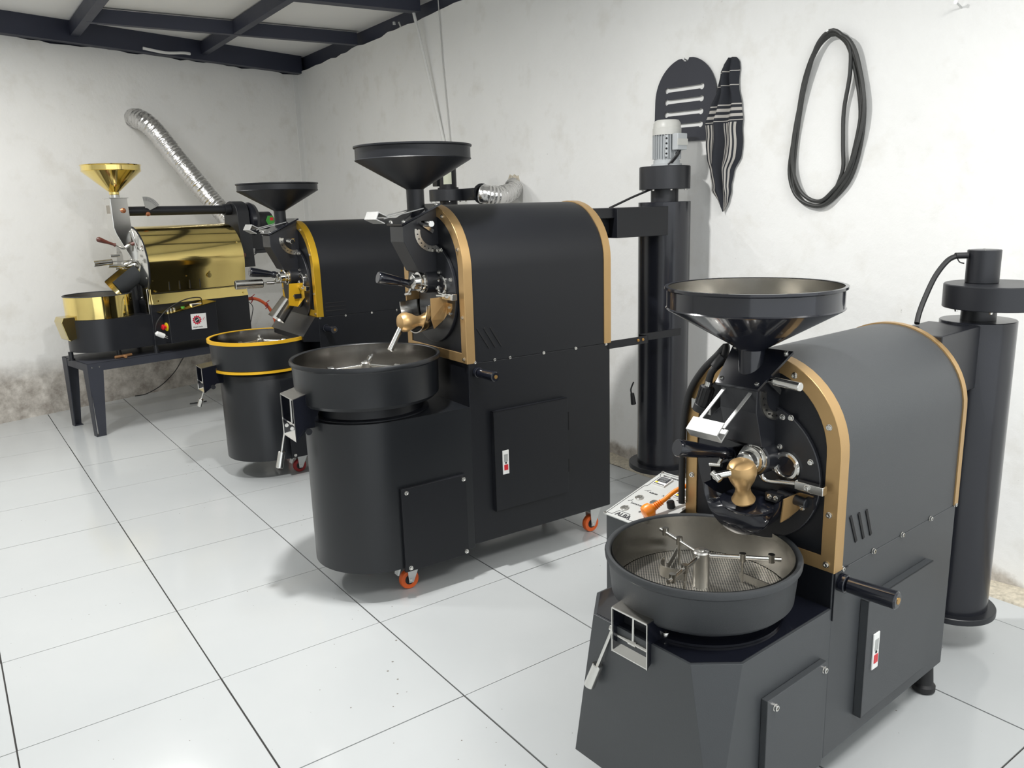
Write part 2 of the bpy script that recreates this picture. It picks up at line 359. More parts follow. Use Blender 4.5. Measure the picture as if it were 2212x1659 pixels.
# ================================================================== ROASTER BUILDERS
def arch(w, zs, zb, n=28, ins=0, x=0):
    """closed outline in the y-z plane, inset by ins"""
    R = w/2-ins; P = [V3((x, ins, zb+ins)), V3((x, w-ins, zb+ins))]
    for k in range(n+1):
        a = PI*k/n; P.append(V3((x, w/2+R*math.cos(a), zs+R*math.sin(a))))
    return P
def arch_open(w, zs, zb, n=28, ins=0, x=0):
    R = w/2-ins; P = [V3((x, w-ins, zb))]
    for k in range(n+1):
        a = PI*k/n; P.append(V3((x, w/2+R*math.cos(a), zs+R*math.sin(a))))
    P.append(V3((x, ins, zb))); return P
def strip_band(prof_a, prof_b, thick_pts):  # unused helper kept minimal
    pass
def hood(root, w, zs, zb, L, mat_sheet, mat_trim, band=.036, rear_trim=None, vents=None, rb=.03, face=None):
    """barrel cover: sheet, front panel, gold angle frames"""
    s = B(); s.prism(arch(w, zs, zb), (L, 0, 0)); sh = s.build('hood', mat_sheet, root, smooth=30)
    q_ = B(); q_.prism(arch(w, zs, zb, ins=.012, x=-.002), (.0025, 0, 0)); q_.build('front_panel', face or MID, root, smooth=0)
    # front face ring (annular arch) and wrap-around lip
    o, i = arch(w+.006, zs, zb, x=0), arch(w+.006, zs, zb, ins=band, x=0)
    for q in o+i: q.y -= .003
    def ring(x0, x1):
        f = B(); A = [V3((x0, q.y, q.z)) for q in o]; C = [V3((x0, q.y, q.z)) for q in i]; D = [V3((x1, q.y, q.z)) for q in i]; E = [V3((x1, q.y, q.z)) for q in o]
        f.loft([A, C, D, E], loop=True); return f
    f = ring(-.006, .0)
    def lip(x0, x1, t=.004):
        a0, a1 = arch_open(w, zs, zb, x=x0, ins=-t), arch_open(w, zs, zb, x=x0, ins=0)
        b0, b1 = [V3((x1, q.y, q.z)) for q in a0], [V3((x1, q.y, q.z)) for q in a1]
        f = B(); f.loft([a0, b0, b1, a1], closed=False, loop=True); return f
    g = lip(-.006, .03+.004); f.add(g.v, g.f)
    fr = f.build('front_trim', mat_trim, root, bevel=.0015)
    rt = rear_trim or mat_trim
    g = lip(L-rb, L+.004); g.build('rear_trim', rt, root)
    if vents:
        for (p0, p1, wd) in vents:
            a, c = V3(p0), V3(p1); d = (c-a).normalized(); n_ = V3((0, 1, 0)).cross(d)*wd/2
            q = B(); q.prism([a-n_, c-n_, c+n_, a+n_], (0, .004, 0))
            for z in q.v: z.y -= .0025
            q.build('vent_slot', DRK, sh)
    return sh
def funnel(root, c, R, rt, zt, zcone, zbot, m, m_in=None, lip=.006, sl=.56):
    """hopper: rolled rim, collar, cone, stem"""
    k = R; col = zt-(zt-zcone)
    o = B(); th = .003
    prof = [(R+lip, zt), (R+lip, zt-lip), (R, zt-lip*1.6), (R, zcone+.006), (R+.003, zcone+.003), (R, zcone), (rt+.004, zcone-(R-rt)*sl), (rt, zcone-(R-rt)*(sl+.02)), (rt, zbot),
            (rt-th, zbot), (rt-th, zcone-(R-rt)*sl), (R-th, zcone), (R-th, zt)]
    o.lathe(prof, (c[0], c[1], 0), n=56, loop=True)
    h = o.build('hopper', m, root, smooth=25)
    if m_in:
        i = B(); i.lathe([(R-th-.0005, zt-.002), (R-th-.0005, zcone+.002), (rt+.03, zcone-(R-rt)*(sl-.1))], (c[0], c[1], 0), n=56, caps=False)
        i.build('hopper_lining', m_in, h, smooth=25)
    return h
def tray(root, c, R, zt, Rb, zb, m, m_rim=None, arms=3, a0=0, hub_h=.06, m_in=BSH, zplate=None, detail=2, lowring=None, arm_z=None):
    t = B(); th = .006; zplate = zplate or zb+.02
    prof = [(R-.007, zt-.003), (R-.003, zt), (R+.003, zt), (R+.006, zt-.006), (R+.005, zt-.016), (R-.002, zt-.022), (R-.003, zt-.024), (Rb+.002, zb+.015), (Rb-.012, zb), (Rb-.05, zb-.004), (Rb-.05, zb+.001), (Rb-.008, zb+.006), (R-.012, zt-.02)]
    t.lathe(prof, (*c, 0), n=72, loop=True); tr = t.build('cooling_tray', m, root, smooth=40)
    if m_rim:
        q = B(); q.lathe([(R-.008, zt), (R+.009, zt+.001), (R+.009, zt-.018), (R+.004, zt-.018), (R-.008, zt-.004)], (*c, 0), n=72, loop=True); q.build('rim_band', m_rim, tr)
    i = B(); i.lathe([(R-.0125, zt-.003), (R-.0125, zt-.02), (Rb-.010, zplate-.01)], (*c, 0), n=72, caps=False); i.build('tray_lining', m_in, tr, smooth=40)
    p = B(); p.lathe([(Rb-.011, zplate-.003), (Rb-.011, zplate), (.005, zplate)], (*c, 0), n=64); p.build('perforated_plate', PRF, tr)
    if lowring:
        q = B(); q.lathe([(Rb-.004, zb-.002), (Rb+.008, zb-.002), (Rb+.008, zb+.012), (Rb-.004, zb+.012)], (*c, 0), n=72, loop=True); q.build('lower_band', lowring, tr)
    hb = B(); ht = arm_z+.012 if arm_z else zplate+hub_h
    hb.lathe([(.021, zplate), (.021, ht-.004), (.018, ht), (.008, ht+.002), (.0078, ht+.006), (.001, ht+.006)], (*c, 0), n=28); hub = hb.build('stirrer_hub', HUBM, tr)
    az = arm_z or zplate+hub_h*.72
    for k in range(arms):
        a = a0+2*PI*k/arms; d = V3((math.cos(a), math.sin(a), 0)); s_ = V3((-d.y, d.x, 0)); c3 = V3((*c, 0))
        e = B(); L = Rb-.03 if k != 1 else Rb-.05
        e.cyl(c3+d*.019+V3((0, 0, az)), c3+d*L+V3((0, 0, az-.004)), .0055, n=12); ar = e.build('stirrer_arm', STL, hub)
        if detail > 1:
            # hanging clamp and paddle plate
            pd = B(); o_ = c3+d*(L*.52)
            pd.box((0, 0, 0), (.001, .001, .001)) if False else None
            A = o_+V3((0, 0, az)); pd.cyl(A+V3((0, 0, .009)), A-V3((0, 0, .012)), .0085, n=12); pd.cyl(A, A-V3((0, 0, az-zplate-.012)), .0032, n=10)
            A2 = c3+d*(L*.88)+V3((0, 0, az)); pd.cyl(A2+V3((0, 0, .009)), A2-V3((0, 0, .012)), .0085, n=12)
            u2 = (d*.7+s_*.7*(1 if k % 2 else -1)).normalized(); m0 = (A+A2)/2; m0.z = zplate+.016
            P0, P1 = m0-u2*.05, m0+u2*.055
            pd.ribbon([P0, m0, P1], (0, 0, .020), .003)
            pd.build('stirrer_paddle', BSH, hub)
            for q in (-.03, 0, .03):
                nn = V3((0, 0, 1)).cross(u2)
                screw(hub, m0+u2*q+nn*.002, nn, .004, .004)
            if k == 0:
                sc = B(); pts = [c3+V3((0, 0, zplate+.018))+d*(.03+.1*t_)+s_*(.045*math.sin(t_*3)+.02) for t_ in [j/8 for j in range(9)]]
                sc.ribbon(pts, (0, 0, .03), .002); sc.build('scraper_blade', BSH, hub)
        elif detail == 1:
            pd = B(); A = c3+d*(L*.6)+V3((0, 0, az)); u2 = d
            pd.cyl(A-d*.012, A+d*.012, .012, n=12); pd.cyl(A, A-V3((0, 0, az-zplate-.01)), .004, n=8); pd.build('arm_clamp', STL, hub)
    return tr
def outlet(root, x, y0, y1, z0, z1, zt_back, xb, lever=None, wt=.0, inner=True, lip_dx=.02):
    """bean discharge spout: steel-lipped box with black cheeks, shaft and counterweight"""
    xf = x; ym = (y0+y1)/2; p = B()
    # throat joining the tray, then one cheek plate per side
    p.box((xf+.041, y0+.003, z0+.045), (xb+.03, y1-.003, z1-.004)); sp = p.build('discharge_spout', GLS, root)
    for y in (y0, y1-.003):
        p = B(); p.prism([V3((xf, y, z0)), V3((xf, y, z1)), V3((xb, y, zt_back)), V3((xb+.05, y, zt_back-.055)), V3((xb+.01, y, (z0+z1)/2-.01))], (0, .003, 0)); p.build('spout_cheek', GLS, sp)
    t = B(); t.prism([V3((xf-.002, y0, z1)), V3((xf-.002, y1, z1)), V3((xb+.01, y1, zt_back)), V3((xb+.01, y0, zt_back))], (0, 0, .003)); t.build('spout_top', BSH, sp)
    l = B()
    l.prism([V3((xf-.002, y0, z0)), V3((xf-.002, y1, z0)), V3((xf+.035, y1, z0+.042)), V3((xf+.035, y0, z0+.042))], (0, 0, .003))
    for y in (y0-.0015, y1-.0015): l.box((xf-.003, y, z0), (xf, y+.003, z1))
    l.box((xf-.003, y0, z1-.002), (xf, y1, z1+.002)); l.build('spout_lip', STL, sp)
    d = B(); d.box((xf+.038, y0+.003, z0+.035), (xf+.041, y1-.003, z1-.002)); d.build('spout_flap', SAT, sp)
    if inner:
        zz = z0+.34*(z1-z0)
        s_ = B(); s_.cyl((xf+.012, y0+.002, zz), (xf+.012, y1+.012, zz), .005, n=12); s_.cyl((xf+.012, ym, zz), (xf+.014, ym, z1-.002), .004, n=10); s_.cyl((xf+.012, ym-.012, zz), (xf+.012, ym+.012, zz), .0075, n=12)
        s_.build('flap_shaft', STL, sp)
    b_ = B(); b_.cyl((xf+.05, y0-.006, z0+.2*(z1-z0)), (xf+.05, y0, z0+.2*(z1-z0)), .013, n=20); b_.build('pivot_cap', SAT, sp)
    if lever:
        a, c = V3(lever[0]), V3(lever[1]); m_ = a.lerp(c, .62 if wt else .3)
        s_ = B(); s_.cyl(a, m_, .0045, n=12); s_.cyl(a+V3((0, .006, 0)), a-V3((0, .012, 0)), .008, n=14); q = s_.build('lever_rod', STL, sp)
        s_ = B(); s_.cyl(m_, c, .0135 if wt else .009, .0145 if wt else .0095, n=24, bev=.002); s_.build('lever_weight', STL, sp)
    return sp
def side_handle(root, p, L=.13, r=.014):
    p = V3(p); b = B(); b.cyl(p, p+V3((0, -.02, 0)), r*1.15, n=20, bev=.002); b.cyl(p+V3((0, -.02, 0)), p+V3((.008, -L, 0)), r*.95, r*1.12, n=24, bev=.004)
    h = b.build('side_handle', GLS, root)
    e = B(); e.cyl(p+V3((.008, -L+.001, 0)), p+V3((.008, -L-.0015, 0)), r*.42, n=14); e.build('handle_cap', BRZ, h)
    return h
def backplate(root, x0, z1, w=.03, h=.1):
    # thin L-shaped stiffener lip at the panel corner
    b = B(); b.box((x0-.003, -.004, z1-h), (x0, .0, z1)); b.box((x0, -.004, z1-.003), (x0+w+.03, 0, z1)); b.build('corner_lip', SAT, root)
def door(root, x0, x1, z0, z1, lx, lz, slots, th=.022, m=None):
    m = m or BLK
    b = B(); y = -th
    b.box((x0, y, z0), (x0+.004, -.0005, z1)); b.box((x0, y, z1-.004), (x1, -.0005, z1)); b.box((x0, y, z0), (x1, y+.003, z1)); b.box((x0, y, z0), (x1, -.0005, z0+.003))
    d = b.build('access_door', m, root, smooth=0, bevel=.0012)
    if False: pass
    l = B(); l.box((lx, y-.004, lz), (lx+.031, y, lz+.105)); lt = l.build('door_latch', WHP, d, bevel=.001)
    q = B(); q.box((lx+.006, y-.0055, lz+.018), (lx+.025, y-.004, lz+.042)); q.build('latch_button', RED, lt)
    q = B(); q.box((lx+.006, y-.005, lz+.055), (lx+.025, y-.004, lz+.088)); q.build('latch_plate', GAL, lt)
    q = B(); q.cyl((lx+.015, y-.0055, lz+.05), (lx+.015, y-.004, lz+.05), .004, n=12); q.build('latch_keyhole', DRK, lt)
    for (sx, s0, s1) in slots:
        q = B(); q.box((sx, -.0015, s0), (sx+.006, .002, s1)); q.build('hinge_slot', DRK, root)
    return d
def panel(root, x0, x1, z0, z1, bolts, th=.018, m=None):
    b = B(); b.box((x0, -th, z0), (x1, -.0005, z1)); p = b.build('access_panel', m or BLK, root, smooth=0, bevel=.0015)
    for (x, z) in bolts: screw(p, (x, -th, z), (0, -1, 0), .0075, .008)
    return p
def caster(root, p, Rw=.038, zt=.105, tyre=ORG, brake=True, ang=0):
    """swivel caster at local x,y"""
    x, y = p; t = thing_part('caster', root, (x, y, 0), ang)
    b = B(); b.lathe([(.022, -.012), (Rw-.003, -.013), (Rw, -.007), (Rw, .007), (Rw-.003, .013), (.022, .012)], (0, 0, Rw), (0, 1, 0), n=32, loop=True); b.build('tyre', tyre, t)
    b = B(); b.lathe([(.005, -.011), (.024, -.011), (.024, .011), (.005, .011)], (0, 0, Rw), (0, 1, 0), n=24, loop=True); b.build('wheel_hub', WRP, t)
    b = B()
    for s_ in (-1, 1):
        b.prism([V3((-.008, s_*.018, Rw-.012)), V3((.012, s_*.018, Rw-.012)), V3((.05, s_*.018, zt-.014)), V3((.05, s_*.018, zt-.004)), V3((-.012, s_*.018, zt-.004)), V3((-.014, s_*.018, zt-.02))], (0, s_*.003, 0))
    b.box((-.018, -.021, zt-.006), (.052, .021, zt-.003)); b.box((-.02, -.03, zt-.003), (.06, .03, zt))
    b.build('fork', GAL, t)
    b = B(); b.cyl((0, -.024, Rw), (0, .024, Rw), .006, n=6); b.build('axle_bolt', STL, t)
    if brake:
        b = B(); b.prism([V3((-.018, -.015, zt-.012)), V3((-.05, -.017, zt-.03)), V3((-.056, -.017, zt-.055)), V3((-.050, -.017, zt-.055)), V3((-.040, -.015, zt-.030)), V3((-.018, -.015, zt-.022))], (0, .032, 0)); b.build('brake_pedal', GAL, t)
    return t
def thing_part(name, root, loc, rz=0):
    # a part that has pieces of its own: base mesh is the top plate, pieces are its children
    b = B(); b.box((-.014, -.014, .099), (.03, .014, .1035)); o = b.build(name, GAL, root); o.location = loc; o.rotation_euler = (0, 0, rz); return o
def rubber_foot(root, x, y, zt, r0=.034, r1=.022):
    b = B(); b.lathe([(r0*.8, 0), (r0, .006), (r0, .022), (r0*.8, .03), (r1, zt-.01), (r1, zt)], (x, y, 0), n=28); b.build('foot', WRP, root)
def column(root, c, R, zt, z0, Rf, neckR, zn, fan, motor=None, mcol='grey', fz=.022):
    """cyclone: pipe with flange, neck, fan drum and motor"""
    b = B(); b.lathe([(R-.004, z0+fz), (R, z0+fz), (R, zt-.002), (R-.002, zt), (.01, zt)], (*c, 0), n=56, caps=True); cy = b.build('cyclone_pipe', GLSC, root)
    b = B(); b.lathe([(Rf-.002, z0), (Rf, z0+.002), (Rf, z0+fz-.002), (Rf-.002, z0+fz)], (*c, 0), n=56); b.build('base_flange', SAT, cy)
    b = B(); b.lathe([(neckR, zt), (neckR, zn)], (*c, 0), n=36); b.build('neck', SAT, cy)
    (fx, fy), fr, fz0, fz1 = fan
    b = B(); b.lathe([(fr-.002, fz0), (fr, fz0+.002), (fr, fz1-.003), (fr-.003, fz1)], (fx, fy, 0), n=56); f = b.build('fan_housing', SAT, cy)
    for k in range(8):
        a = k*PI/4+.3; screw(cy, (fx+(fr-.012)*math.cos(a), fy+(fr-.012)*math.sin(a), fz0-.001), (0, 0, -1), .005, .006)
    return cy
GLSC = mat('semi_gloss_black', (.012, .013, .018), .25, var=.1, vscale=2, coat=.15)

def fittings(root, w, zs, dz=0, kind=1, L_lever=True):
    """everything bolted on the front plate; coordinates are those of the smallest roaster, mapped to this one"""
    k = w/.455
    T = lambda p: V3((p.x*k, w/2+(p.y-.2275)*k, zs+(p.z-.93)*k+dz))
    TT = lambda x, y, z: T(V3((x, y, z)))
    def NB(): return B(T)
    ax = (-1, 0, 0)
    # front sheet and round end plate
    q = B(); q.prism(arch(w, zs, zs-.297*k if kind == 1 else zs-.365, ins=.02, x=-.001), (.004, 0, 0)) if False else None
    b = NB(); b.lathe([(.186, .003), (.186, .012), (.184, .014), (.001, .014)], (0, .2275, .852), ax, n=64); ep = b.build('drum_end_plate', SAT, root)
    for y, z in ((.36, .908), (.279, .929), (.156, .928), (.152, 1.006), (.128, 1.009), (.069, .907), (.316, .785), (.085, .785)):
        screw(ep, TT(-.014, y, z), ax, .0062*k, .007)
    # fixed gold trim screws
    # bearing housing
    b = NB(); b.cyl((-.01, .197, .897), (-.062, .197, .897), .043, n=40, bev=.003); be = b.build('bearing_housing', SAT, root)
    b = NB(); b.lathe([(.040, 0), (.040, .006), (.033, .007), (.033, .014), (.035, .015), (.035, .019), (.028, .020), (.026, .040), (.020, .044), (.001, .044)], (-.062, .197, .897), ax, n=40); b.build('bearing_cover', STL, be)
    for i in range(6):
        a = i*PI/3+.3; screw(be, TT(-.068, .197+.0345*math.cos(a), .897+.0345*math.sin(a)), ax, .0035, .004)
    # sight glass
    b = NB(); b.lathe([(.0245, 0), (.038, 0), (.038, .007), (.034, .010), (.027, .010), (.0245, .006)], (-.013, .133, .882), ax, n=40, loop=True); sg = b.build('sight_glass_ring', STL, root)
    b = NB(); b.cyl((-.013, .133, .882), (-.016, .133, .882), .025, n=32); b.build('sight_glass', GLASS, sg)
    for dy in (-.031, .031): screw(sg, TT(-.022, .133+dy, .882-dy*.35), ax, .0055, .006)
    # feeder housing under the hopper
    y0, y1 = .172, .280
    xf = -.098 if kind == 1 else -.140; zf = 1.082 if kind == 1 else 1.098
    P = [(xf, zf), (-.008, 1.160), (.0, 1.160), (.0, .93), (-.03, .915), (-.07 if kind == 1 else -.085, .935), (xf, zf-.055)]
    b = NB(); b.prism([V3((x, y0, z)) for x, z in P], (0, y1-y0, 0)); fd = b.build('feed_chute', SAT, root, smooth=0, bevel=.002)
    b = NB(); b.prism([V3((xf-.006, y0-.006, zf+.002)), V3((-.004, y0-.036, 1.168)), V3((-.004, y1+.03, 1.168)), V3((xf-.006, y1+.010, zf+.002))], (-.002, 0, .006)); b.build('feed_flange', GLS, fd, smooth=0)
    for x, y, z in ((xf+.006, y0+.004, zf+.014), (xf+.006, y1+.0, zf+.014), (-.014, y0-.022, 1.166), (-.014, y1+.016, 1.166)):
        screw(fd, TT(x, y, z), (-.43, 0, .9), .006*k, .008)
    # feed gate: quadrant scale with knob
    cx, cz = (-.012, 1.068) if kind == 1 else (-.025, 1.075); yq = y0-.003
    pts = []
    for i in range(15):
        a = math.radians(170+i*115/14); pts.append((a, .062)) 
    rin = [V3((cx+.050*math.cos(a), yq, cz+.050*math.sin(a))) for a, _ in pts]; rout = [V3((cx+.072*math.cos(a), yq, cz+.072*math.sin(a))) for a, _ in pts]
    b = NB(); b.prism(rout+rin[::-1], (0, .003, 0)); qs = b.build('feed_gate_scale', BSH, fd)
    for i in range(0, 15, 2):
        a = pts[i][0]; screw(fd, TT(cx+.061*math.cos(a), yq-.001, cz+.061*math.sin(a)), (0, -1, 0), .0022, .002, DRK, 'scale_mark')
    kn = (-.062, yq, 1.106) if kind == 1 else (-.072, yq, 1.106) if kind == 2 else (-.06, yq, 1.07)
    b = NB(); b.ribbon([V3((cx, yq-.006, cz)), V3(kn)+V3((0, -.006, 0))], (.006, 0, .012), .003); b.build('gate_arm', STL, fd)
    b = NB(); b.cyl(V3(kn), V3(kn)+V3((-.0, -.022, 0)), .006, n=14); b.cyl(V3(kn)+V3((0, -.022, 0)), V3(kn)+V3((-.006, -.095, -.002)), .0112, n=24, bev=.0015); b.build('gate_knob', STL, fd)
    # counterweight fork of the feed gate
    xa, za = xf-.004, zf-.002
    e0, e1 = (-.190, 1.000) if kind == 1 else (-.208, 1.126) if kind == 2 else (-.198, 1.126)
    fk = None
    for ya in (.262, .185):
        b = NB()
        if kind == 1: b.ribbon([V3((xa+.01, ya+.006, za)), V3((e0, ya+.018, e1))], (0, .009, 0), .003)
        else: b.ribbon([V3((-.05, ya, 1.158)), V3((e0, ya, e1))], (0, .01, 0), .003)
        q = b.build('gate_lever_bar', ALU, fd); fk = fk or q
    d = (V3((e0, 0, e1))-V3((xa, 0, za))).normalized(); yA, yB = (.196, .290) if kind == 1 else (.175, .272)
    o_ = V3((e0, yA, e1)); nrm = V3((d.z, 0, -d.x))
    if nrm.z < 0: nrm = -nrm
    sec = [o_+nrm*.014-d*.01, o_+nrm*.014+d*.03, o_-nrm*.016+d*.03, o_-nrm*.016-d*.008, o_-nrm*.012-d*.008, o_-nrm*.012+d*.026, o_+nrm*.010+d*.026, o_+nrm*.010-d*.01]
    b = NB(); b.prism(sec, (0, yB-yA, 0)); b.build('lever_block', ALU, fd, smooth=0, bevel=.001)
    # discharge door: trough, brass cheek, door disc, latch
    if kind in (1, 2):
        cy, cz, R = .205, .822, .108
        if kind == 2: cy = .215
        xo, xi = (-.115, -.012) if kind == 1 else (-.098, -.005)
        b = NB(); rings = []
        for xx, rr in ((xi, R*.93), (xo, R)):
            rings.append([V3((xx, cy+rr*math.cos(a), cz+rr*math.sin(a)*(1.0) - (.0 if xx > -.05 else .006))) for a in [math.radians(180+180*i/24) for i in range(25)]])
        inn = [[V3((q.x, cy+(q.y-cy)*.965, cz+(q.z-cz)*.965)) for q in r] for r in rings]
        b.loft([rings[0], rings[1], inn[1], inn[0]], closed=False, loop=True)
        tr = b.build('discharge_chute', GLS if kind == 1 else STL, root)
        b = NB()
        yr = cy-R-.004
        b.prism([V3((xo+.03, yr+.006, cz-.062)), V3((xo+.03, yr, cz-.0)), V3((-.008, yr, cz+.0)), V3((-.008, yr+.002, cz-.045)), V3((-.05, yr+.008, cz-.062))], (0, .003, 0)) if kind == 1 else \
            b.prism([V3((xo+.016, yr, cz-.055)), V3((xo+.016, yr, cz+.022)), V3((-.006, yr, cz+.022)), V3((-.006, yr, cz-.03)), V3((-.03, yr+.004, cz-.06)), V3((xo+.03, yr+.01, cz-.09))], (0, .003, 0))
        b.prism([V3((-.014, yr-.036, cz+.0)), V3((-.014, yr+.003, cz+.0)), V3((-.014, yr+.003, cz-.040)), V3((-.014, yr-.022, cz-.036)), V3((-.014, yr-.036, cz-.018))], (-.003, 0, 0))
        ck = b.build('chute_cheek', GLD, tr, smooth=0)
        screw(tr, TT(-.017, yr-.018, cz-.015), ax, .006, .006)
        b = NB(); yl = cy+R
        b.prism([V3((-.014, yl, cz+.002)), V3((-.014, yl+.03, cz-.01)), V3((-.014, yl+.026, cz-.05)), V3((-.014, yl-.01, cz-.07))], (-.003, 0, 0)); b.prism([V3((xo+.03, yl, cz+.03)), V3((-.008, yl, cz+.03)), V3((-.008, yl-.002, cz-.04)), V3((xo+.03, yl-.002, cz-.04))], (0, .003, 0))
        b.build('chute_cheek', SAT if kind == 1 else GLD, tr, smooth=0)
        # door disc leaning in the trough
        c0 = V3((-.060, cy-.004, cz-.030)); n_ = V3((-.70, 0, .72)) if kind == 1 else V3((-1, 0, .1))
        if kind == 2: c0 = V3((-.022, cy, cz-.01))
        if kind == 1:
            c0 = V3((-.075, cy-.004, cz-.040)); n_ = V3((-.30, 0, .95)).normalized()
            u_ = V3((0, 1, 0)); v_ = n_.cross(u_); v_ = v_ if v_.x < 0 else -v_
            b = NB(); A, C_ = [], []
            for i in range(25):
                a = PI*i/24; rr = .078
                A.append(c0+u_*rr*math.cos(a)+v_*.052*math.sin(a))
                C_.append(V3((xo-.006*math.sin(a), cy+R*.97*math.cos(a), cz-.006-R*.98*math.sin(a))))
            M_ = [(p*.5+q*.5)+V3((-.012*math.sin(PI*i/24), 0, -.004)) for i, (p, q) in enumerate(zip(A, C_))]
            b.loft([A, M_, C_], closed=False, caps=False); b.build('chute_front', GLS, tr, smooth=60)
            b = NB(); b.loft([[c0+u_*r*math.cos(a)+v_*r*.67*math.sin(a)+n_*h for a in [2*PI*i/40 for i in range(40)]] for r, h in ((.079, -.004), (.080, .003), (.076, .005))]); dd = b.build('discharge_door', GLS, root)
        else:
            b = NB(); b.lathe([(.082, -.005), (.084, 0), (.082, .004), (.001, .004)], c0, n_, n=48); dd = b.build('discharge_door', SAT, root)
    else:
        cy, cz = .2, .83
        b = NB(); b.lathe([(.075, 0), (.075, .006), (.001, .006)], (-.014, cy, cz-.01), ax, n=40); tr = b.build('discharge_door', SAT, root)
        yr = .118
        b = NB(); b.prism([V3((-.085, yr, .87)), V3((-.012, yr, .87)), V3((-.012, yr, .80)), V3((-.045, yr+.02, .755)), V3((-.088, yr+.02, .765))], (0, .003, 0)); b.build('chute_cheek', YEL, tr, smooth=0)
        b = NB(); P0, P1 = V3((-.075, .19, .80)), V3((-.150, .19, .712)); rings = []
        for pc, rr in ((P0, .05), (P1, .058)):
            d_ = (P1-P0).normalized(); u_ = V3((0, 1, 0)); v_ = d_.cross(u_)
            if v_.z > 0: v_ = -v_
            rings.append([pc+u_*rr*math.cos(a)+v_*rr*math.sin(a) for a in [math.radians(-10+200*i/18) for i in range(19)]])
        inn = [[q*.97+((P0 if j == 0 else P1)*.03) for q in r] for j, r in enumerate(rings)]
        b.loft([rings[0], rings[1], inn[1], inn[0]], closed=False, loop=True); b.build('chute_tongue', BSH, tr)
    # latch block with hook
    b = NB(); b.box((-.042, .018, .838), (-.022, .094, .860)); lb = b.build('latch_block', STL, root, bevel=.0015)
    screw(lb, TT(-.042, .06, .849), ax, .007, .007)
    b = NB(); b.tube(smooth_path([(-.033, .094, .849), (-.036, .13, .845), (-.045, .165, .842), (-.05, .180, .850), (-.045, .184, .864), (-.038, .172, .870)], 4) if kind == 1 else [(-.033, .094, .849), (-.036, .135, .849)], .0065, 12); b.build('latch_hook', STL, lb)
    if kind == 1: b = NB(); b.cyl((-.034, .142, .812), (-.034, .062, .806), .013, n=20, bev=.002); b.box((-.03, .05, .79), (-.012, .068, .82)); b.build('hinge_arm', SAT, root)
    b = NB(); b.box((-.062, .118, .796), (-.03, .162, .818)); hb = b.build('hinge_block', SAT, root, bevel=.001)
    for y in (.13, .148): screw(hb, TT(-.063, y, .809), ax, .0055, .005)
    # sampling trier with black handle
    if kind == 1: t0, t1 = V3((-.065, .268, .895)), V3((-.215, .305, .934))
    elif kind == 2: t0, t1 = V3((-.07, .235, .882)), V3((-.200, .245, .916))
    else: t0, t1 = V3((-.09, .235, .905)), V3((-.215, .24, .928))
    dv = (t1-t0).normalized(); L = (t1-t0).length
    b = NB(); b.cyl((-.012, t0.y, t0.z-.004), t0, .017, n=24); b.cyl(t0, t0+dv*.02, .014, n=20, bev=.002); tb = b.build('trier_socket', GLS if kind == 1 else STL, root)
    b = NB(); b.lathe([(.008, .0), (.017, .004), (.0165, .016), (.0135, .022), (.0165, L*.35), (.0215, L*.8), (.0225, L-.008), (.0215, L-.002), (.020, L)], t0+dv*.016, dv, n=28); b.build('trier_handle', GLS, tb)
    b = NB(); q0 = t0+V3((-.02, .012, -.03)); b.cyl(q0, q0+V3((0, .035, -.006)), .006, n=12); b.cyl(q0+V3((0, .01, 0)), t0+V3((-.01, .01, 0)), .005, n=10); b.build('trier_stop', STL, tb)
    # door knob / weight
    if kind == 1:
        a0, d0 = V3((-.098, .200, .795)), V3((-.28, -.10, 1)).normalized(); s_ = 1.0; m_ = GLD
    elif kind == 2:
        a0, d0 = V3((-.050, .207, .752)), V3((-1, .0, .02)); s_ = .98; m_ = GLD
    if kind in (1, 2):
        pr = [(.029, 0), (.030, .004), (.027, .009), (.021, .022), (.0185, .034), (.0205, .044), (.030, .062), (.0365, .082), (.0360, .098), (.030, .110), (.018, .1155), (.001, .116)]
        b = NB(); b.lathe([(r*s_, h*s_) for r, h in pr], a0, d0, n=36); kb = b.build('door_knob', m_, root)
        if kind == 1:
            h_ = a0+d0*.09; b = NB(); b.cyl(h_, h_+V3((-.075, .028, -.004)), .0095, n=18, bev=.001); b.cyl(h_+V3((-.07, .036, .004)), h_+V3((-.07, .012, -.012)), .0085, n=16, bev=.001); b.build('knob_pin', STL, kb)
        else:
            h_ = a0+d0*.094; b = NB(); e_ = V3((-.205, .205, .656)); b.cyl(h_, h_.lerp(e_, .2), .006, n=12); b.cyl(h_.lerp(e_, .2), e_, .0105, .0115, n=20, bev=.002); b.build('knob_pin', STL, kb)
    else:
        b = NB(); a0 = V3((-.03, .236, .868)); b.cyl(a0, a0+V3((-.14, .01, .003)), .004, n=10); b.cyl(a0+V3((-.085, .006, .002)), a0+V3((-.125, .009, .003)), .0075, n=12, bev=.002); wl = b.build('weight_rod', STL, root)
        b = NB(); b.cyl(a0+V3((-.14, .01, .003)), a0+V3((-.27, .02, .004)), .022, n=32, bev=.003); b.build('door_weight', STL, wl)
    # cable gland (thermocouple) on the left of the chute
    g0 = V3((-.055, .352, 1.062)) if kind == 1 else V3((-.06, .285, 1.075))
    b = NB(); gd = V3((-.02, .16, -.55)).normalized()*(.075 if kind == 1 else .08)
    rings = []; u_, v_, w_ = frame_to(gd)
    b.lathe([(.014, 0), (.018, .003), (.019, gd.length*.72), (.021, gd.length*.74), (.022, gd.length*.98), (.018, gd.length)], g0, gd, n=28)
    for i in range(12):
        a = i*PI/6; o2 = g0+u_*.0185*math.cos(a)+v_*.0185*math.sin(a); b.cyl(o2+w_*.004, o2+w_*gd.length*.7, .0022, n=6)
    gl = b.build('cable_gland', WRP, root)
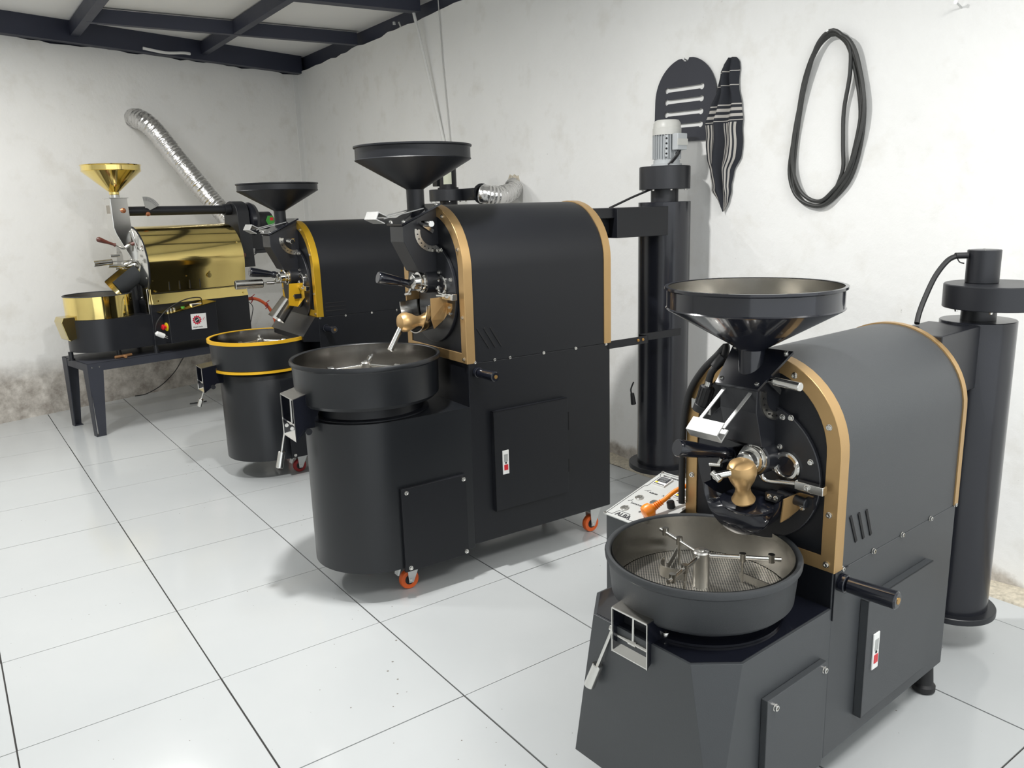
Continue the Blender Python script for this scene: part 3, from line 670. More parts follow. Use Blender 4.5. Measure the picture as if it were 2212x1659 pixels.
    if kind == 1:
        b = NB(); b.prism([V3((-.03, .36, 1.0)), V3((-.03, .425, 1.012)), V3((-.03, .425, .985)), V3((-.03, .36, .975))], (.003, 0, 0)); b.build('gland_bracket', ALU, gl, smooth=0)
        b = NB(); b.tube(smooth_path([g0+V3((0, 0, 0)), g0+V3((-.0, -.012, .04)), g0+V3((.02, -.03, .07)), (-.01, .33, 1.165), (-.02, .350, 1.14), (-.018, .40, 1.09), (-.016, .440, 1.03), (-.014, .459, .96), (-.014, .466, .88), (-.014, .467, .78), (-.014, .466, .69)], 5), .0095, 12); b.build('cable', WRP, gl)
        b = NB(); b.cyl(g0, g0+V3((0, -.004, .014)), .011, n=14); b.build('gland_nut', STL, gl)
        b = NB(); b.cyl(g0+V3((.0, -.018, .052)), g0+V3((.016, -.034, .082)), .012, n=14, bev=.002); b.build('cable_boot', WRP, gl)
    return T, TT
def trim_screws(root, w, zs, zb, side=True):
    c = w/2
    for a in (20, 62, 118, 160): screw(root, (-.006, c+(c-.018)*math.cos(math.radians(a)), zs+(c-.018)*math.sin(math.radians(a))), (-1, 0, 0))
    for z in (zb+.018, zb+.5*(zs-zb)):
        for y in (.018, w-.018): screw(root, (-.006, y, z), (-1, 0, 0))

# ================================================================== ROASTER 1 (front right)
R1 = thing('coffee_roaster', 'matte black coffee roaster nearest the camera, gold-trimmed hood and steel-lined hopper', 'roaster', (1.70495, -1.55643, 0), math.radians(3), 'coffee roasting machines in a row')
w1, zs1, zb1, L1, zbt = .455, .930, .633, .688, .105
hd = hood(R1, w1, zs1, zb1, L1, BLK, GLD, band=.037, vents=[((.062, 0, .765), (.098, 0, .688), .009), ((.102, 0, .763), (.135, 0, .686), .009), ((.140, 0, .761), (.172, 0, .685), .009)], rb=.02)
b = B(); b.box((0, 0, zbt), (L1, w1, zb1-.001)); cab = b.build('cabinet', BLK, R1, smooth=0, bevel=.003)
b = B(); zt = .535
top = [(0, 0), (0, w1), (-.370, w1), (-.457, w1-.075), (-.457, .075), (-.370, 0)]
bot = [(0, 0), (0, w1), (-.456, w1), (-.457, w1-.001), (-.457, .001), (-.456, 0)]
b.loft([[V3((x, y, zbt)) for x, y in bot], [V3((x, y, zt)) for x, y in top]]); b.build('front_base', BLK, R1, smooth=0, bevel=.003)
b = B(); b.prism([V3((x*.985, .2275+(y-.2275)*.97, zt)) for x, y in top], (0, 0, .0015)); b.build('deck_shade', GLS, R1, smooth=0)  # added dark sheet: the tray's shade and reflection put into the deck colour
b = B(); b.box((-.0015, .004, zt), (0, w1-.004, zb1-.002)); b.build('front_shade', MID, R1, smooth=0)  # added dark sheet painting the shade on the cabinet front above the deck
b = B(); b.lathe([(.17, zt), (.20, zt+.002), (.2, zt+.008), (.165, zt+.010), (.165, .585)], (-.228, .2275, 0), n=56); b.build('tray_seat', GLS, R1)
screw(R1, (-.411, .185, zt+.002), (0, 0, 1), .008, .014)
tray(R1, (-.228, .2275), .235, .692, .222, .572, DRM, arms=3, a0=math.radians(72), zplate=.592, arm_z=.675)
funnel(R1, (-.045, .2275), .212, .032, 1.335, 1.278, 1.10, GLS, BSH)
fittings(R1, w1, zs1, 0, 1); trim_screws(R1, w1, zs1, zb1)
outlet(R1, -.470, .189, .301, .474, .590, .598, -.425, lever=((-.455, .315, .522), (-.482, .372, .348)), wt=1)
for x, z in ((.035, .616), (.190, .616), (.347, .616), (.516, .616), (.676, .616)): screw(R1, (x, -.001, z+.018), (0, -1, 0), .0062, .007)
b = B(); b.box((0, -.003, zbt+.3), (L1, 0, zb1+.018)) if False else None
side_handle(R1, (.034, 0, .598), .142, .0205); backplate(R1, .004, .633, h=.13)
door(R1, .145, .515, .170, .512, .182, .300, [(.545, .36, .45), (.536, .196, .289)])
panel(R1, -.292, -.038, -.02+.14, .415, [(-.262, .388), (-.052, .397)])
for x, y in ((.665, .035), (.665, .42), (-.36, .07), (-.30, .38)): rubber_foot(R1, x, y, zbt+.001)
# control box on the far side
b = B(); t_ = math.radians(14)
sec = [V3((-.136, .458, .31)), V3((-.136, .458, .635)), V3((.129, .458, .702)), V3((.129, .458, .31))]
b.prism(sec, (0, .192, 0)); cb = b.build('control_box', BLK, R1, smooth=0, bevel=.002)
c14, s14 = math.cos(t_), math.sin(t_); O = V3((-.142, .656, .6365))
U_ = V3((0, -1, 0)); W_ = V3((c14, 0, s14)); N_ = V3((-s14, 0, c14))
def pp(u, v, h=0): return O+U_*u+W_*v+N_*h
b = B(); b.prism([pp(0, 0), pp(.198, 0), pp(.198, .275), pp(0, .275)], N_*.003); cp = b.build('control_panel', PNL, cb, smooth=0)
MB_ = lambda u, v, h=.0035: basis(pp(u, v, h), U_, W_)
def lines(segs, wd=.0016):
    b = B()
    for (a, c_) in segs:
        A, C_ = pp(*a, .0032), pp(*c_, .0032); d_ = (C_-A).normalized(); n_ = N_.cross(d_)*wd/2
        b.prism([A-n_, C_-n_, C_+n_, A+n_], N_*.0004)
    b.build('panel_border', INK, cp, smooth=0)
lines([((.006, .010), (.006, .178)), ((.006, .178), (.014, .186)), ((.014, .186), (.014, .248)), ((.014, .248), (.006, .256)), ((.006, .256), (.006, .268)), ((.006, .268), (.195, .268)), ((.006, .010), (.026, .010)), ((.026, .010), (.034, .034)), ((.034, .034), (.078, .034)), ((.078, .034), (.084, .010)), ((.084, .010), (.19, .010))])
text('ALBA', .023, MB_(.036, .012), INK, cp, bold=.0006)
text('BEAN THERMO(ET)', .0095, MB_(.020, .252), INK, cp); text('BURNER', .0085, MB_(.046, .155), INK, cp); text('LAMP', .0085, MB_(.106, .156), INK, cp)
text('AGITATOR', .0085, MB_(.036, .082), INK, cp); text('AIR FLOW', .0085, MB_(.148, .160), INK, cp); text('COOLING', .0085, MB_(.103, .066), INK, cp)
for uu, vv, nm in ((.022, .200, 0), (.128, .170, 1)):
    b = B(); b.prism([pp(uu, vv, .003), pp(uu+.046, vv, .003), pp(uu+.046, vv+.046, .003), pp(uu, vv+.046, .003)], N_*.005); di = b.build('thermometer_display', WHP, cp, smooth=0)
    b = B(); b.prism([pp(uu+.003, vv+.016, .008), pp(uu+.043, vv+.016, .008), pp(uu+.043, vv+.043, .008), pp(uu+.003, vv+.043, .008)], N_*.0006); b.prism([pp(uu+.003, vv+.002, .008), pp(uu+.043, vv+.002, .008), pp(uu+.043, vv+.006, .008), pp(uu+.003, vv+.006, .008)], N_*.0006); b.build('display_screen', INK, di, smooth=0)
    text('8888', .015, MB_(uu+.006, vv+.029, .0088), mat('display_grey', (.25, .26, .26), .5), di, 'display_digits'); text('8888', .012, MB_(uu+.012, vv+.018, .0088), MATS['display_grey'], di, 'display_digits')
    b = B(); b.prism([pp(uu+.004, vv+.008, .008), pp(uu+.013, vv+.008, .008), pp(uu+.013, vv+.014, .008), pp(uu+.004, vv+.014, .008)], N_*.001); b.build('display_key', YLP, di, smooth=0)
for uu, vv in ((.040, .118), (.098, .118), (.040, .052)):
    b = B(); b.lathe([(.013, 0), (.013, .003), (.010, .0045), (.0095, .003), (.0055, .003), (.005, .005), (.001, .005)], pp(uu, vv, .003), N_, n=28); b.build('push_button', STL, cp)
b = B(); b.lathe([(.012, 0), (.0115, .018), (.010, .020), (.001, .020)], pp(.158, .125, .003), N_, n=24); b.build('dial_knob', WRP, cp)
for uu, vv in ((.004, .004), (.004, .271)): screw(cp, pp(uu, vv, .003), N_, .0045, .003)
# little pictograms
b = B()
for (u0, v0, u1, v1) in ((.024, .160, .040, .160), (.034, .160, .042, .170), (.020, .088, .028, .096), (.028, .096, .028, .104), (.028, .096, .036, .090), (.088, .060, .100, .060), (.094, .054, .094, .066), (.090, .056, .098, .064), (.098, .056, .090, .064), (.094, .158, .097, .166), (.097, .166, .100, .158)):
    A, C_ = pp(u0, v0, .0032), pp(u1, v1, .0032); d_ = (C_-A).normalized(); n_ = N_.cross(d_)*.0006; b.prism([A-n_, C_-n_, C_+n_, A+n_], N_*.0004)
b.build('panel_pictograms', INK, cp, smooth=0)
# cyclone of roaster 1
cy = column(R1, (1.06, .13), .113, 1.137, .11, .140, .052, 1.176, ((1.065, .088), .150, 1.180, 1.256))
b = B(); b.cyl((1.06, .13, 1.256), (1.06, .13, 1.362), .049, n=40, bev=.002); mo = b.build('fan_motor', SAT, cy)
for k in range(4): screw(cy, (1.06+.040*math.cos(k*1.57+.4), .13+.040*math.sin(k*1.57+.4), 1.360), (0, 0, 1), .003, .003)
b = B(); b.cyl((1.02, .165, 1.345), (.992, .19, 1.345), .010, n=12); b.tube(smooth_path([(1.0, .185, 1.345), (.975, .205, 1.33), (.94, .225, 1.28), (.90, .235, 1.21), (.87, .235, 1.165), (.85, .23, 1.138)], 6), .0085, 10); b.build('motor_cable', WRP, cy)
b = B(); b.tube(smooth_path([(.995, .185, 1.338), (.998, .178, 1.325), (1.012, .17, 1.32)], 4), .002, 6); b.build('wire', WRP, cy)
b = B(); b.box((L1+.004, .082, .93), (.975, .25, 1.130)); b.build('exhaust_duct', SAT, R1, smooth=0, bevel=.003)
b = B(); b.box((.68, .20, .60), (1.0, .205, .64)); b.build('cyclone_bracket', SAT, R1, smooth=0)

# ================================================================== ROASTER 2 (middle)
R2 = thing('coffee_roaster', 'large black coffee roaster in the middle on orange casters, copper-gold hood edges and rounded base', 'roaster', (1.70997, .098255, 0), math.radians(-2), 'coffee roasting machines in a row')
w2, zs2, zb2, L2, zbt = .515, 1.300, .925, .752, .142
hood(R2, w2, zs2, zb2, L2, MID, GLD, band=.040, vents=[((.050, 0, 1.065), (.105, 0, .978), .007), ((.082, 0, 1.064), (.135, 0, .979), .007), ((.112, 0, 1.063), (.165, 0, .980), .007)], rb=.035)
b = B(); b.box((0, 0, zbt), (L2, w2, zb2-.001)); b.build('cabinet', MID, R2, smooth=0, bevel=.003)
b = B(); cx2, ry = -.335, w2/2
P = [V3((.0, 0, zbt-.012)), V3((.0, w2, zbt-.012))]+[V3((cx2-ry*math.sin(a), ry+ry*math.cos(a), zbt-.012)) for a in [PI*i/36 for i in range(37)]]
b.prism(P, (0, 0, .745-zbt+.012)); b.build('front_base', MDR, R2, smooth=30)
b = B(); b.lathe([(.22, .745), (.245, .747), (.245, .752), (.22, .755), (.215, .79)], (-.33, .2575, 0), n=64); b.build('tray_seat', MID, R2)
tray(R2, (-.33, .2575), .298, .972, .288, .800, MDR, arms=3, a0=math.radians(-60), zplate=.875, arm_z=.930, detail=1, m_in=mat('worn_steel', (.26, .25, .235), .22, 1, var=.2, vscale=8))
funnel(R2, (-.064, .2575), .232, .036, 1.792, 1.735, 1.54, MID, None)
fittings(R2, w2, zs2, -.012, 2); trim_screws(R2, w2, zs2, zb2)
outlet(R2, -.665, .195, .340, .678, .845, .865, -.60, lever=((-.655, .345, .715), (-.70, .335, .545)), wt=1)
for x in (.032, .128, .204, .378, .553, .727): screw(R2, (x, -.001, .928-x*.01), (0, -1, 0), .0058, .006)
side_handle(R2, (.041, 0, .886), .130, .0185); backplate(R2, .004, .925, h=.12)
door(R2, .098, .488, .272, .712, .136, .432, [(.507, .555, .64), (.505, .36, .42)], m=MID)
panel(R2, -.338, -.042, .118, .470, [(-.316, .452), (-.055, .452), (-.316, .133), (-.055, .133)], m=MID)
for x, y, br in ((-.285, .075, True), (.69, .075, False), (-.285, .44, True), (.69, .44, False)): caster(R2, (x, y), .042, zbt-.012, brake=br)
cy = column(R2, (1.355, .275), .131, 1.543, .14, .176, .069, 1.604, ((1.352, .272), .127, 1.604, 1.716), fz=.026)
m_ = (1.362, .270)
b = B(); b.lathe([(.076, 1.717), (.076, 1.727), (.066, 1.729), (.066, 1.745), (.060, 1.75), (.060, 1.868)], (*m_, 0), n=36); mo = b.build('fan_motor', GRY, cy)
b = B()
for k in range(30):
    a = 2*PI*k/30
    if abs(math.sin(a)+.96) < .08: continue
    p0 = V3((m_[0]+.058*math.cos(a), m_[1]+.058*math.sin(a), 1.752)); d_ = V3((math.cos(a), math.sin(a), 0))
    b.ribbon([p0, p0+V3((0, 0, .114))], d_*.026, .0022)
b.build('cooling_fins', GRY, mo, smooth=0)['kind'] = 'stuff'
for da in (-.45, .25):
    a = -PI/2-.35+da; d_ = V3((math.cos(a), math.sin(a), 0)); s_ = V3((-d_.y, d_.x, 0))
    b = B(); p0 = V3((*m_, 0))+d_*.068; b.prism([p0-s_*.007+V3((0, 0, 1.76)), p0+s_*.007+V3((0, 0, 1.76)), p0+s_*.007+V3((0, 0, 1.862)), p0-s_*.007+V3((0, 0, 1.862))], d_*.005)
    b.build('fin_boss', GRY, mo, smooth=0)
    for j in range(4): screw(mo, p0+d_*.005+V3((0, 0, 1.775+j*.024)), d_, .004, .003, DRK, 'bolt_hole')
b = B(); b.lathe([(.071, 1.866), (.071, 1.898), (.068, 1.901), (.067, 1.922), (.058, 1.936), (.052, 1.938), (.001, 1.938)], (*m_, 0), n=44); b.build('motor_cowl', GRC, mo)
b = B(); b.box((m_[0]-.03, m_[1]-.105, 1.79), (m_[0]+.035, m_[1]-.066, 1.868)); b.build('terminal_box', GRY, mo, bevel=.003)
b = B(); b.box((m_[0]-.031, m_[1]-.108, 1.812), (m_[0]+.036, m_[1]-.104, 1.842)); b.build('terminal_lid', GRC, mo)
for dx in (0, .014): 
    b = B(); b.tube(smooth_path([(m_[0]-.01+dx, m_[1]-.09, 1.79), (m_[0]-.02+dx, m_[1]-.085, 1.765), (m_[0]-.04+dx, m_[1]-.07, 1.735), (m_[0]-.05+dx, m_[1]-.06, 1.722)], 4), .004, 8); b.build('wire', WRP, mo)
b = B(); b.tube([(1.27, .285, 1.606), (1.16, .30, 1.57), (1.02, .31, 1.521)], .0055, 8); b.build('motor_cable', WRP, cy)
b = B(); b.box((.92, .14, 1.383), (1.25, .41, 1.522)); b.box((.80, .16, 1.475), (.93, .40, 1.522)); b.box((.80, .2, 1.40), (.93, .36, 1.475)); b.build('exhaust_duct', MID, R2, smooth=0, bevel=.003)
b = B(); b.box((.735, -.0, .895), (.99, .005, .93)); b.box((.985, 0, .895), (.99, .06, .93)); b.box((.985, .055, .895), (1.26, .06, .93)); br_ = b.build('cyclone_bracket', MID, R2, smooth=0)
screw(br_, (.925, -.001, .915), (0, -1, 0), .0055, .005, BRZ); screw(br_, (.955, -.001, .915), (0, -1, 0), .0055, .005, BRZ)
b = B(); b.tube(smooth_path([(1.2, .33, .62), (1.185, .335, .58), (1.19, .33, .55)], 4), .004, 8); b.cyl((1.19, .33, .56), (1.20, .33, .50), .010, .014, n=14); b.build('drain_hook', WRP, cy)

# ================================================================== ROASTER 3 (third, yellow rims)
R3 = thing('coffee_roaster', 'black coffee roaster with yellow-ringed cooling tray, standing behind the middle roaster', 'roaster', (1.799, 1.85, 0), math.radians(-1), 'coffee roasting machines in a row')
w3, zs3, zb3, L3, zbt = .560, 1.215, .945, .80, .125
hood(R3, w3, zs3, zb3, L3, MID, YGD, band=.038, vents=[((.048, 0, 1.022), (.173, 0, 1.022), .006), ((.048, 0, .999), (.173, 0, .999), .006), ((.048, 0, .976), (.173, 0, .976), .006)])
b = B(); b.box((0, 0, zbt), (L3, w3, zb3-.001)); b.build('cabinet', MID, R3, smooth=0, bevel=.003)
b = B(); b.prism([V3((-.10, .0, .84)), V3((-.02, .0, zb3)), V3((0, 0, zb3)), V3((0, 0, .80)), V3((-.1, 0, .81))], (0, w3, 0)); b.build('front_step', MID, R3, smooth=0)
b = B(); b.box((-.255, .028, zbt-.004), (.0, w3-.028, .60)); b.build('front_base', MID, R3, smooth=0, bevel=.002)
b = B(); b.lathe([(.250, zbt-.002), (.252, zbt), (.252, .630), (.245, .640)], (-.262, .283, 0), n=64); b.build('base_drum', MDR, R3)
tray(R3, (-.262, .283), .294, .838, .282, .655, MDR, m_rim=YEL, lowring=YEL, arms=3, a0=math.radians(75), zplate=.745, arm_z=.805, detail=1, m_in=MATS['worn_steel'])
funnel(R3, (-.075, .283), .230, .034, 1.716, 1.672, 1.46, MID, None)
T3, TT3 = fittings(R3, w3, zs3, -.002, 3); trim_screws(R3, w3, zs3, zb3)
outlet(R3, -.625, .24, .375, .545, .688, .70, -.54, lever=((-.61, .30, .56), (-.635, .36, .45)), wt=1)
for x in (.0+.012, .17, .34, .51): screw(R3, (x, -.001, .938), (0, -1, 0), .0058, .006)
side_handle(R3, (.04, 0, .878), .12, .019)
panel(R3, -.235, -.02, .135, .46, [(-.215, .15), (-.04, .15)], m=MID)
for x, y, br in ((-.15, .12, True), (.68, .1, False), (-.15, .44, True), (.68, .44, False)): caster(R3, (x, y), .04, zbt-.004, tyre=REDR, brake=br, ang=0)
cy = column(R3, (1.09, .29), .13, 1.5, .13, .17, .06, 1.592, ((1.09, .29), .128, 1.592, 1.668))
b = B(); b.box((1.12, .02, 1.592), (1.24, .30, 1.668)); b.build('fan_outlet', MID, cy, smooth=0, bevel=.002)
b = B(); b.lathe([(.066, 0), (.066, .01), (.052, .012), (.052, .0)], (1.18, .02, 1.63), (0, -1, 0), n=24); b.build('outlet_collar', MID, cy)
b = B(); b.cyl((1.09, .29, 1.668), (1.09, .29, 1.845), .058, n=36, bev=.006); b.cyl((1.09, .29, 1.668), (1.09, .29, 1.68), .07, n=36); mo = b.build('fan_motor', MID, cy)
b = B(); b.box((1.02, .315, 1.69), (1.07, .375, 1.80)); b.build('terminal_box', MID, mo, bevel=.003)
b = B()
for k in range(5):
    a0_ = math.radians(-150+k*11); a1_ = math.radians(-150+(k+1)*11); p = lambda a, z, r=.0592: V3((1.09+r*math.cos(a), .29+r*math.sin(a), z))
    b.add([p(a0_, 1.70), p(a1_, 1.70), p(a1_, 1.79), p(a0_, 1.79)], [(0, 1, 2, 3)])
b.build('motor_tag', TAG, mo)
b = B(); b.box((.80, .17, 1.30), (1.02, .41, 1.44)); b.build('exhaust_duct', MID, R3, smooth=0, bevel=.003)

# ================================================================== ROASTER 4 (brass, on bench)
A4 = math.radians(10)
BN = thing('steel_bench', 'low dark steel bench with tapered legs under the brass roaster', 'bench', (.803, 3.719, 0), A4)
b = B(); b.box((0, 0, .532), (1.45, .53, .538)); b.box((0, 0, .478), (1.45, .005, .538)); b.box((0, .525, .478), (1.45, .53, .538)); b.box((0, 0, .478), (.005, .53, .538)); b.box((1.445, 0, .478), (1.45, .53, .538)); b.build('bench_top', BNC, BN, smooth=0, bevel=.0015)
for (x, y, sx, sy) in ((0, 0, 1, 1), (0, .53, 1, -1), (1.45, 0, -1, 1), (1.45, .53, -1, -1)):
    b = B(); f = lambda a, c_: V3((x+sx*a, y+sy*c_, 0))
    for (P0, P1) in (((0, .115), 'x'), ((0, .10), 'y')):
        pass
    def plate(pts, v): b.prism(pts, v)
    ex = lambda a, z: V3((x+sx*a, y-sy*.002, z))
    plate([ex(-.003, .535), ex(.108, .535), ex(.062, 0), ex(.012, 0)], (0, sy*.005, 0))
    ey = lambda a, z: V3((x-sx*.003, y+sy*a, z))
    plate([ey(-.003, .535), ey(.10, .535), ey(.058, 0), ey(.0, 0)], (sx*.005, 0, 0))
    # bottom of the angle is closed with a foot plate
    b.box((min(x, x+sx*.06), min(y, y+sy*.056), 0), (max(x, x+sx*.06), max(y, y+sy*.056), .005)); lg = b.build('leg', BNC, BN, smooth=0)
    for q in (.03, .08): screw(BN, (x+sx*q, y-sy*.003, .508), (0, -sy, 0), .004, .003)
R4 = thing('coffee_roaster', 'brass-clad coffee roaster with brass hopper, set on the dark bench by left wall', 'roaster', (.803, 3.719, .538), A4, 'coffee roasting machines in a row')
Z4 = -.538
def S(z): return z+Z4
# base boxes
b = B(); b.box((.50, .02, S(.60)), (1.29, .55, S(.905))); b.build('cabinet', SAT, R4, smooth=0, bevel=.003)
ct = (.225, .27); rt4 = .235
b = B(); P = [V3((.50, ct[1]-rt4, S(.60))), V3((.50, ct[1]+rt4, S(.60)))]+[V3((ct[0]-rt4*math.sin(a), ct[1]+rt4*math.cos(a), S(.60))) for a in [PI*i/30 for i in range(31)]]
b.prism(P, (0, 0, .235)); b.build('tray_base', SAT, R4, smooth=30)
b = B(); b.lathe([(.228, S(.835)), (.231, S(.838)), (.231, S(1.0)), (.226, S(1.0)), (.226, S(.838))], (*ct, 0), n=72, loop=True); tr = b.build('cooling_tray', BRS, R4)
b = B(); b.lathe([(.235, S(.998)), (.235, S(1.004)), (.224, S(1.004)), (.224, S(.998))], (*ct, 0), n=72, loop=True); b.build('tray_rim', DRM, tr)
b = B(); b.lathe([(.2245, S(.998)), (.2245, S(.90)), (.01, S(.90))], (*ct, 0), n=60, caps=False); b.build('tray_lining', mat('dull_steel', (.16, .15, .13), .5, .8), tr)
# brass outlet hood
b = B(); b.prism([V3((-.045, .17, S(.70))), V3((-.075, .17, S(.83))), V3((-.06, .17, S(.862))), V3((.02, .17, S(.862))), V3((.03, .17, S(.71))), V3((-.03, .17, S(.69)))], (0, .16, 0)); b.build('discharge_hood', mat('dull_brass', (.60, .50, .24), .2, 1), R4, smooth=0, bevel=.004)
# drum cover
cyb, czb, Rb = .30, 1.195, .285
prof = []
for i in range(33):
    a = math.radians(192-i*6.2); prof.append((cyb+Rb*math.cos(a), czb+Rb*math.sin(a)))
prof = [(y, z) for y, z in prof]
prof = prof[::-1] if prof[0][0] < prof[-1][0] else prof
prof = sorted(prof, key=lambda q: 0)
arc = [(cyb-Rb*math.cos(math.radians(a)), czb+Rb*math.sin(math.radians(a))) for a in range(-14, 195, 6)]
full = [(.012, .905), (.040, .982)]+arc+[(.56, .982), (.588, .905)]
b = B(); b.prism([V3((.522, y, S(z))) for y, z in full], (.765, 0, 0)); dc = b.build('drum_cover', BRS, R4, smooth=12)
b = B(); b.box((.53, .0305, S(.985)), (1.275, .034, S(.988))); b.build('cover_seam', DRK, dc, smooth=0)
for x, z, y in ((.56, .93, .02), (1.25, .93, .02), (1.25, 1.06, .045), (1.25, 1.33, .05), (.545, 1.085, .035), (.555, 1.0, .03), (.80, 1.10, .033)):
    screw(dc, (x, y-.003, S(z)), (0, -1, 0), .006, .004, BRS)
for x in (.66, .74, .82, .90):
    b = B(); b.box((x, .027, S(1.0)), (x+.006, .036, S(1.065))); b.build('vent_slot', DRK, dc, smooth=0)
b = B(); b.cyl((.985, .028, S(1.115)), (.985, .022, S(1.115)), .009, n=14); b.lathe([(.001, 0), (.019, 0), (.019, .003), (.001, .003)], (.98, .020, S(1.09)), (0, -1, 0), n=20); b.build('cover_tag', BRS, dc)
# steel front plate of the drum
b = B(); b.lathe([(.292, 0), (.295, .002), (.295, .010), (.292, .012), (.001, .012)], (.522, cyb, S(czb-.005)), (-1, 0, 0), n=72); fp = b.build('drum_end_plate', STL, R4)
b = B(); b.lathe([(.291, 0), (.300, 0), (.300, .010), (.291, .010)], (.524, cyb, S(czb-.005)), (-1, 0, 0), n=72, loop=True); b.build('plate_ring', SAT, fp)
b = B(); b.box((.500, .055, S(.72)), (.520, .075, S(1.02))); b.box((.495, .045, S(.72)), (.500, .085, S(1.02))); b.build('slide_rail', STL, R4, bevel=.002)
for a in range(0, 360, 45):
    screw(fp, (.508, cyb+.27*math.cos(math.radians(a+20)), S(czb+.27*math.sin(math.radians(a+20)))), (-1, 0, 0), .006, .005)
b = B(); b.cyl((.51, .27, S(1.195)), (.43, .27, S(1.195)), .05, .03, n=32, bev=.004); b.cyl((.43, .27, S(1.195)), (.33, .27, S(1.20)), .012, n=16, bev=.002); b.build('bearing_housing', STL, R4)
# feed chute, hopper
b = B(); P = [(.382, 1.69), (.505, 1.69), (.515, 1.35), (.515, 1.22), (.49, 1.22), (.395, 1.43), (.382, 1.48)]
b.prism([V3((x, .21, S(z))) for x, z in P], (0, .12, 0)); fc = b.build('feed_chute', STL, R4, smooth=0, bevel=.004)
b = B(); b.box((.376, .20, S(1.688)), (.512, .34, S(1.694))); b.build('chute_flange', STL, fc)
b = B(); b.box((.3805, .24, S(1.58)), (.382, .30, S(1.64))); b.build('chute_window', mat('brown_glass', (.25, .22, .17), .2), fc)
b = B(); b.lathe([(.018, 0), (.018, .01), (.012, .016), (.001, .017)], (.465, .21, S(1.60)), (0, -1, 0), n=20); b.build('gate_knob', CPR, fc)
b = B(); b.cyl((.50, .205, S(1.45)), (.515, .16, S(1.30)), .010, n=14, bev=.002); b.cyl((.515, .16, S(1.30)), (.52, .15, S(1.26)), .006, n=12); b.build('gas_strut', STL, R4)
b = B(); b.lathe([(.034, S(1.69)), (.034, S(1.715)), (.030, S(1.718)), (.030, S(1.735))], (.44, .27, 0), n=30); b.build('hopper_neck', STL, fc)
b = B(); b.lathe([(.204, S(1.930)), (.208, S(1.926)), (.201, S(1.922)), (.201, S(1.888)), (.204, S(1.885)), (.200, S(1.882)), (.034, S(1.735)), (.034, S(1.718)), (.030, S(1.718)), (.030, S(1.738)), (.196, S(1.886)), (.197, S(1.930))], (.44, .27, 0), n=60, loop=True); hp = b.build('hopper', BRS, R4, smooth=25)
# pipe and scale above the cover
b = B(); b.cyl((.50, .29, S(1.594)), (1.34, .29, S(1.590)), .035, n=32); ex_ = b.build('exhaust_pipe', SAT, R4)
b = B(); b.lathe([(.045, 0), (.045, .05), (.038, .052)], (1.29, .29, S(1.590)), (1, 0, 0), n=28); b.build('pipe_collar', SAT, ex_)
def quadrant(o, r0, r1, a0, a1, nm, par):
    n = 14; A = [math.radians(a0+(a1-a0)*i/n) for i in range(n+1)]
    b = B(); b.prism([V3(o)+V3((r1*math.cos(a), 0, r1*math.sin(a))) for a in A]+[V3(o)+V3((r0*math.cos(a), 0, r0*math.sin(a))) for a in A[::-1]], (0, .003, 0)); q = b.build(nm, ALU, par, smooth=0)
    t = B()
    for i in range(13):
        a = math.radians(a0+4+(a1-a0-8)*i/12); d_ = V3((math.cos(a), 0, math.sin(a))); e_ = V3((-d_.z, 0, d_.x))*.0008; p0 = V3(o)+V3((0, -.0006, 0))+d_*(r1*.72); p1 = V3(o)+V3((0, -.0006, 0))+d_*(r1*.95)
        t.prism([p0-e_, p1-e_, p1+e_, p0+e_], (0, .0008, 0))
    t.build('scale_marks', INK, q, smooth=0); return q
qd = quadrant((.648, .245, S(1.585)), .03, .115, 25, 98, 'damper_scale', R4)
b = B(); b.lathe([(.017, 0), (.016, .010), (.001, .012)], (.655, .243, S(1.570)), (0, -1, 0), n=18); b.build('damper_knob', CPR, qd)
qd = quadrant((1.375, .16, S(1.27)), .02, .09, -85, -2, 'damper_scale', R4)
b = B(); b.lathe([(.020, 0), (.018, .014), (.001, .018)], (1.345, .14, S(1.22)), (0, -1, 0), n=18); b.build('damper_knob', WOD, qd)
# blower and motor at the rear
b = B(); P = [V3((1.345, .29+.115*math.cos(a), S(1.555)+.10*math.sin(a))) for a in [PI*i/16 for i in range(17)]]+[V3((1.345, .15, S(1.12))), V3((1.345, .43, S(1.12)))]
b.prism(P, (.105, 0, 0)); b.build('exhaust_box', SAT, R4, smooth=30, bevel=.003)
b = B(); b.lathe([(.02, 0), (.10, .0), (.135, .02), (.145, .05), (.135, .08), (.10, .10), (.05, .105)], (1.455, .29, S(1.50)), (1, 0, 0), n=44); bl = b.build('blower', GLSC, R4)
b = B(); b.cyl((1.56, .29, S(1.49)), (1.70, .29, S(1.49)), .075, n=32, bev=.012); b.build('blower_motor', SAT, bl)
b = B(); b.lathe([(.001, 0), (.045, 0), (.045, .004), (.001, .004)], (1.66, .214, S(1.49)), (0, -1, 0), n=6); b.build('motor_fan_guard', GRN, bl)
b = B(); b.box((1.655, .2085, S(1.49)), (1.685, .2105, S(1.515))); b.build('motor_tag', RED, bl)
b = B(); b.prism([V3((1.46, .22, S(1.25))), V3((1.62, .22, S(1.25))), V3((1.56, .22, S(1.40))), V3((1.46, .22, S(1.40)))], (0, .14, 0)); b.box((1.40, .20, S(1.225)), (1.80, .38, S(1.25))); b.build('motor_bracket', SAT, R4, smooth=0, bevel=.002)
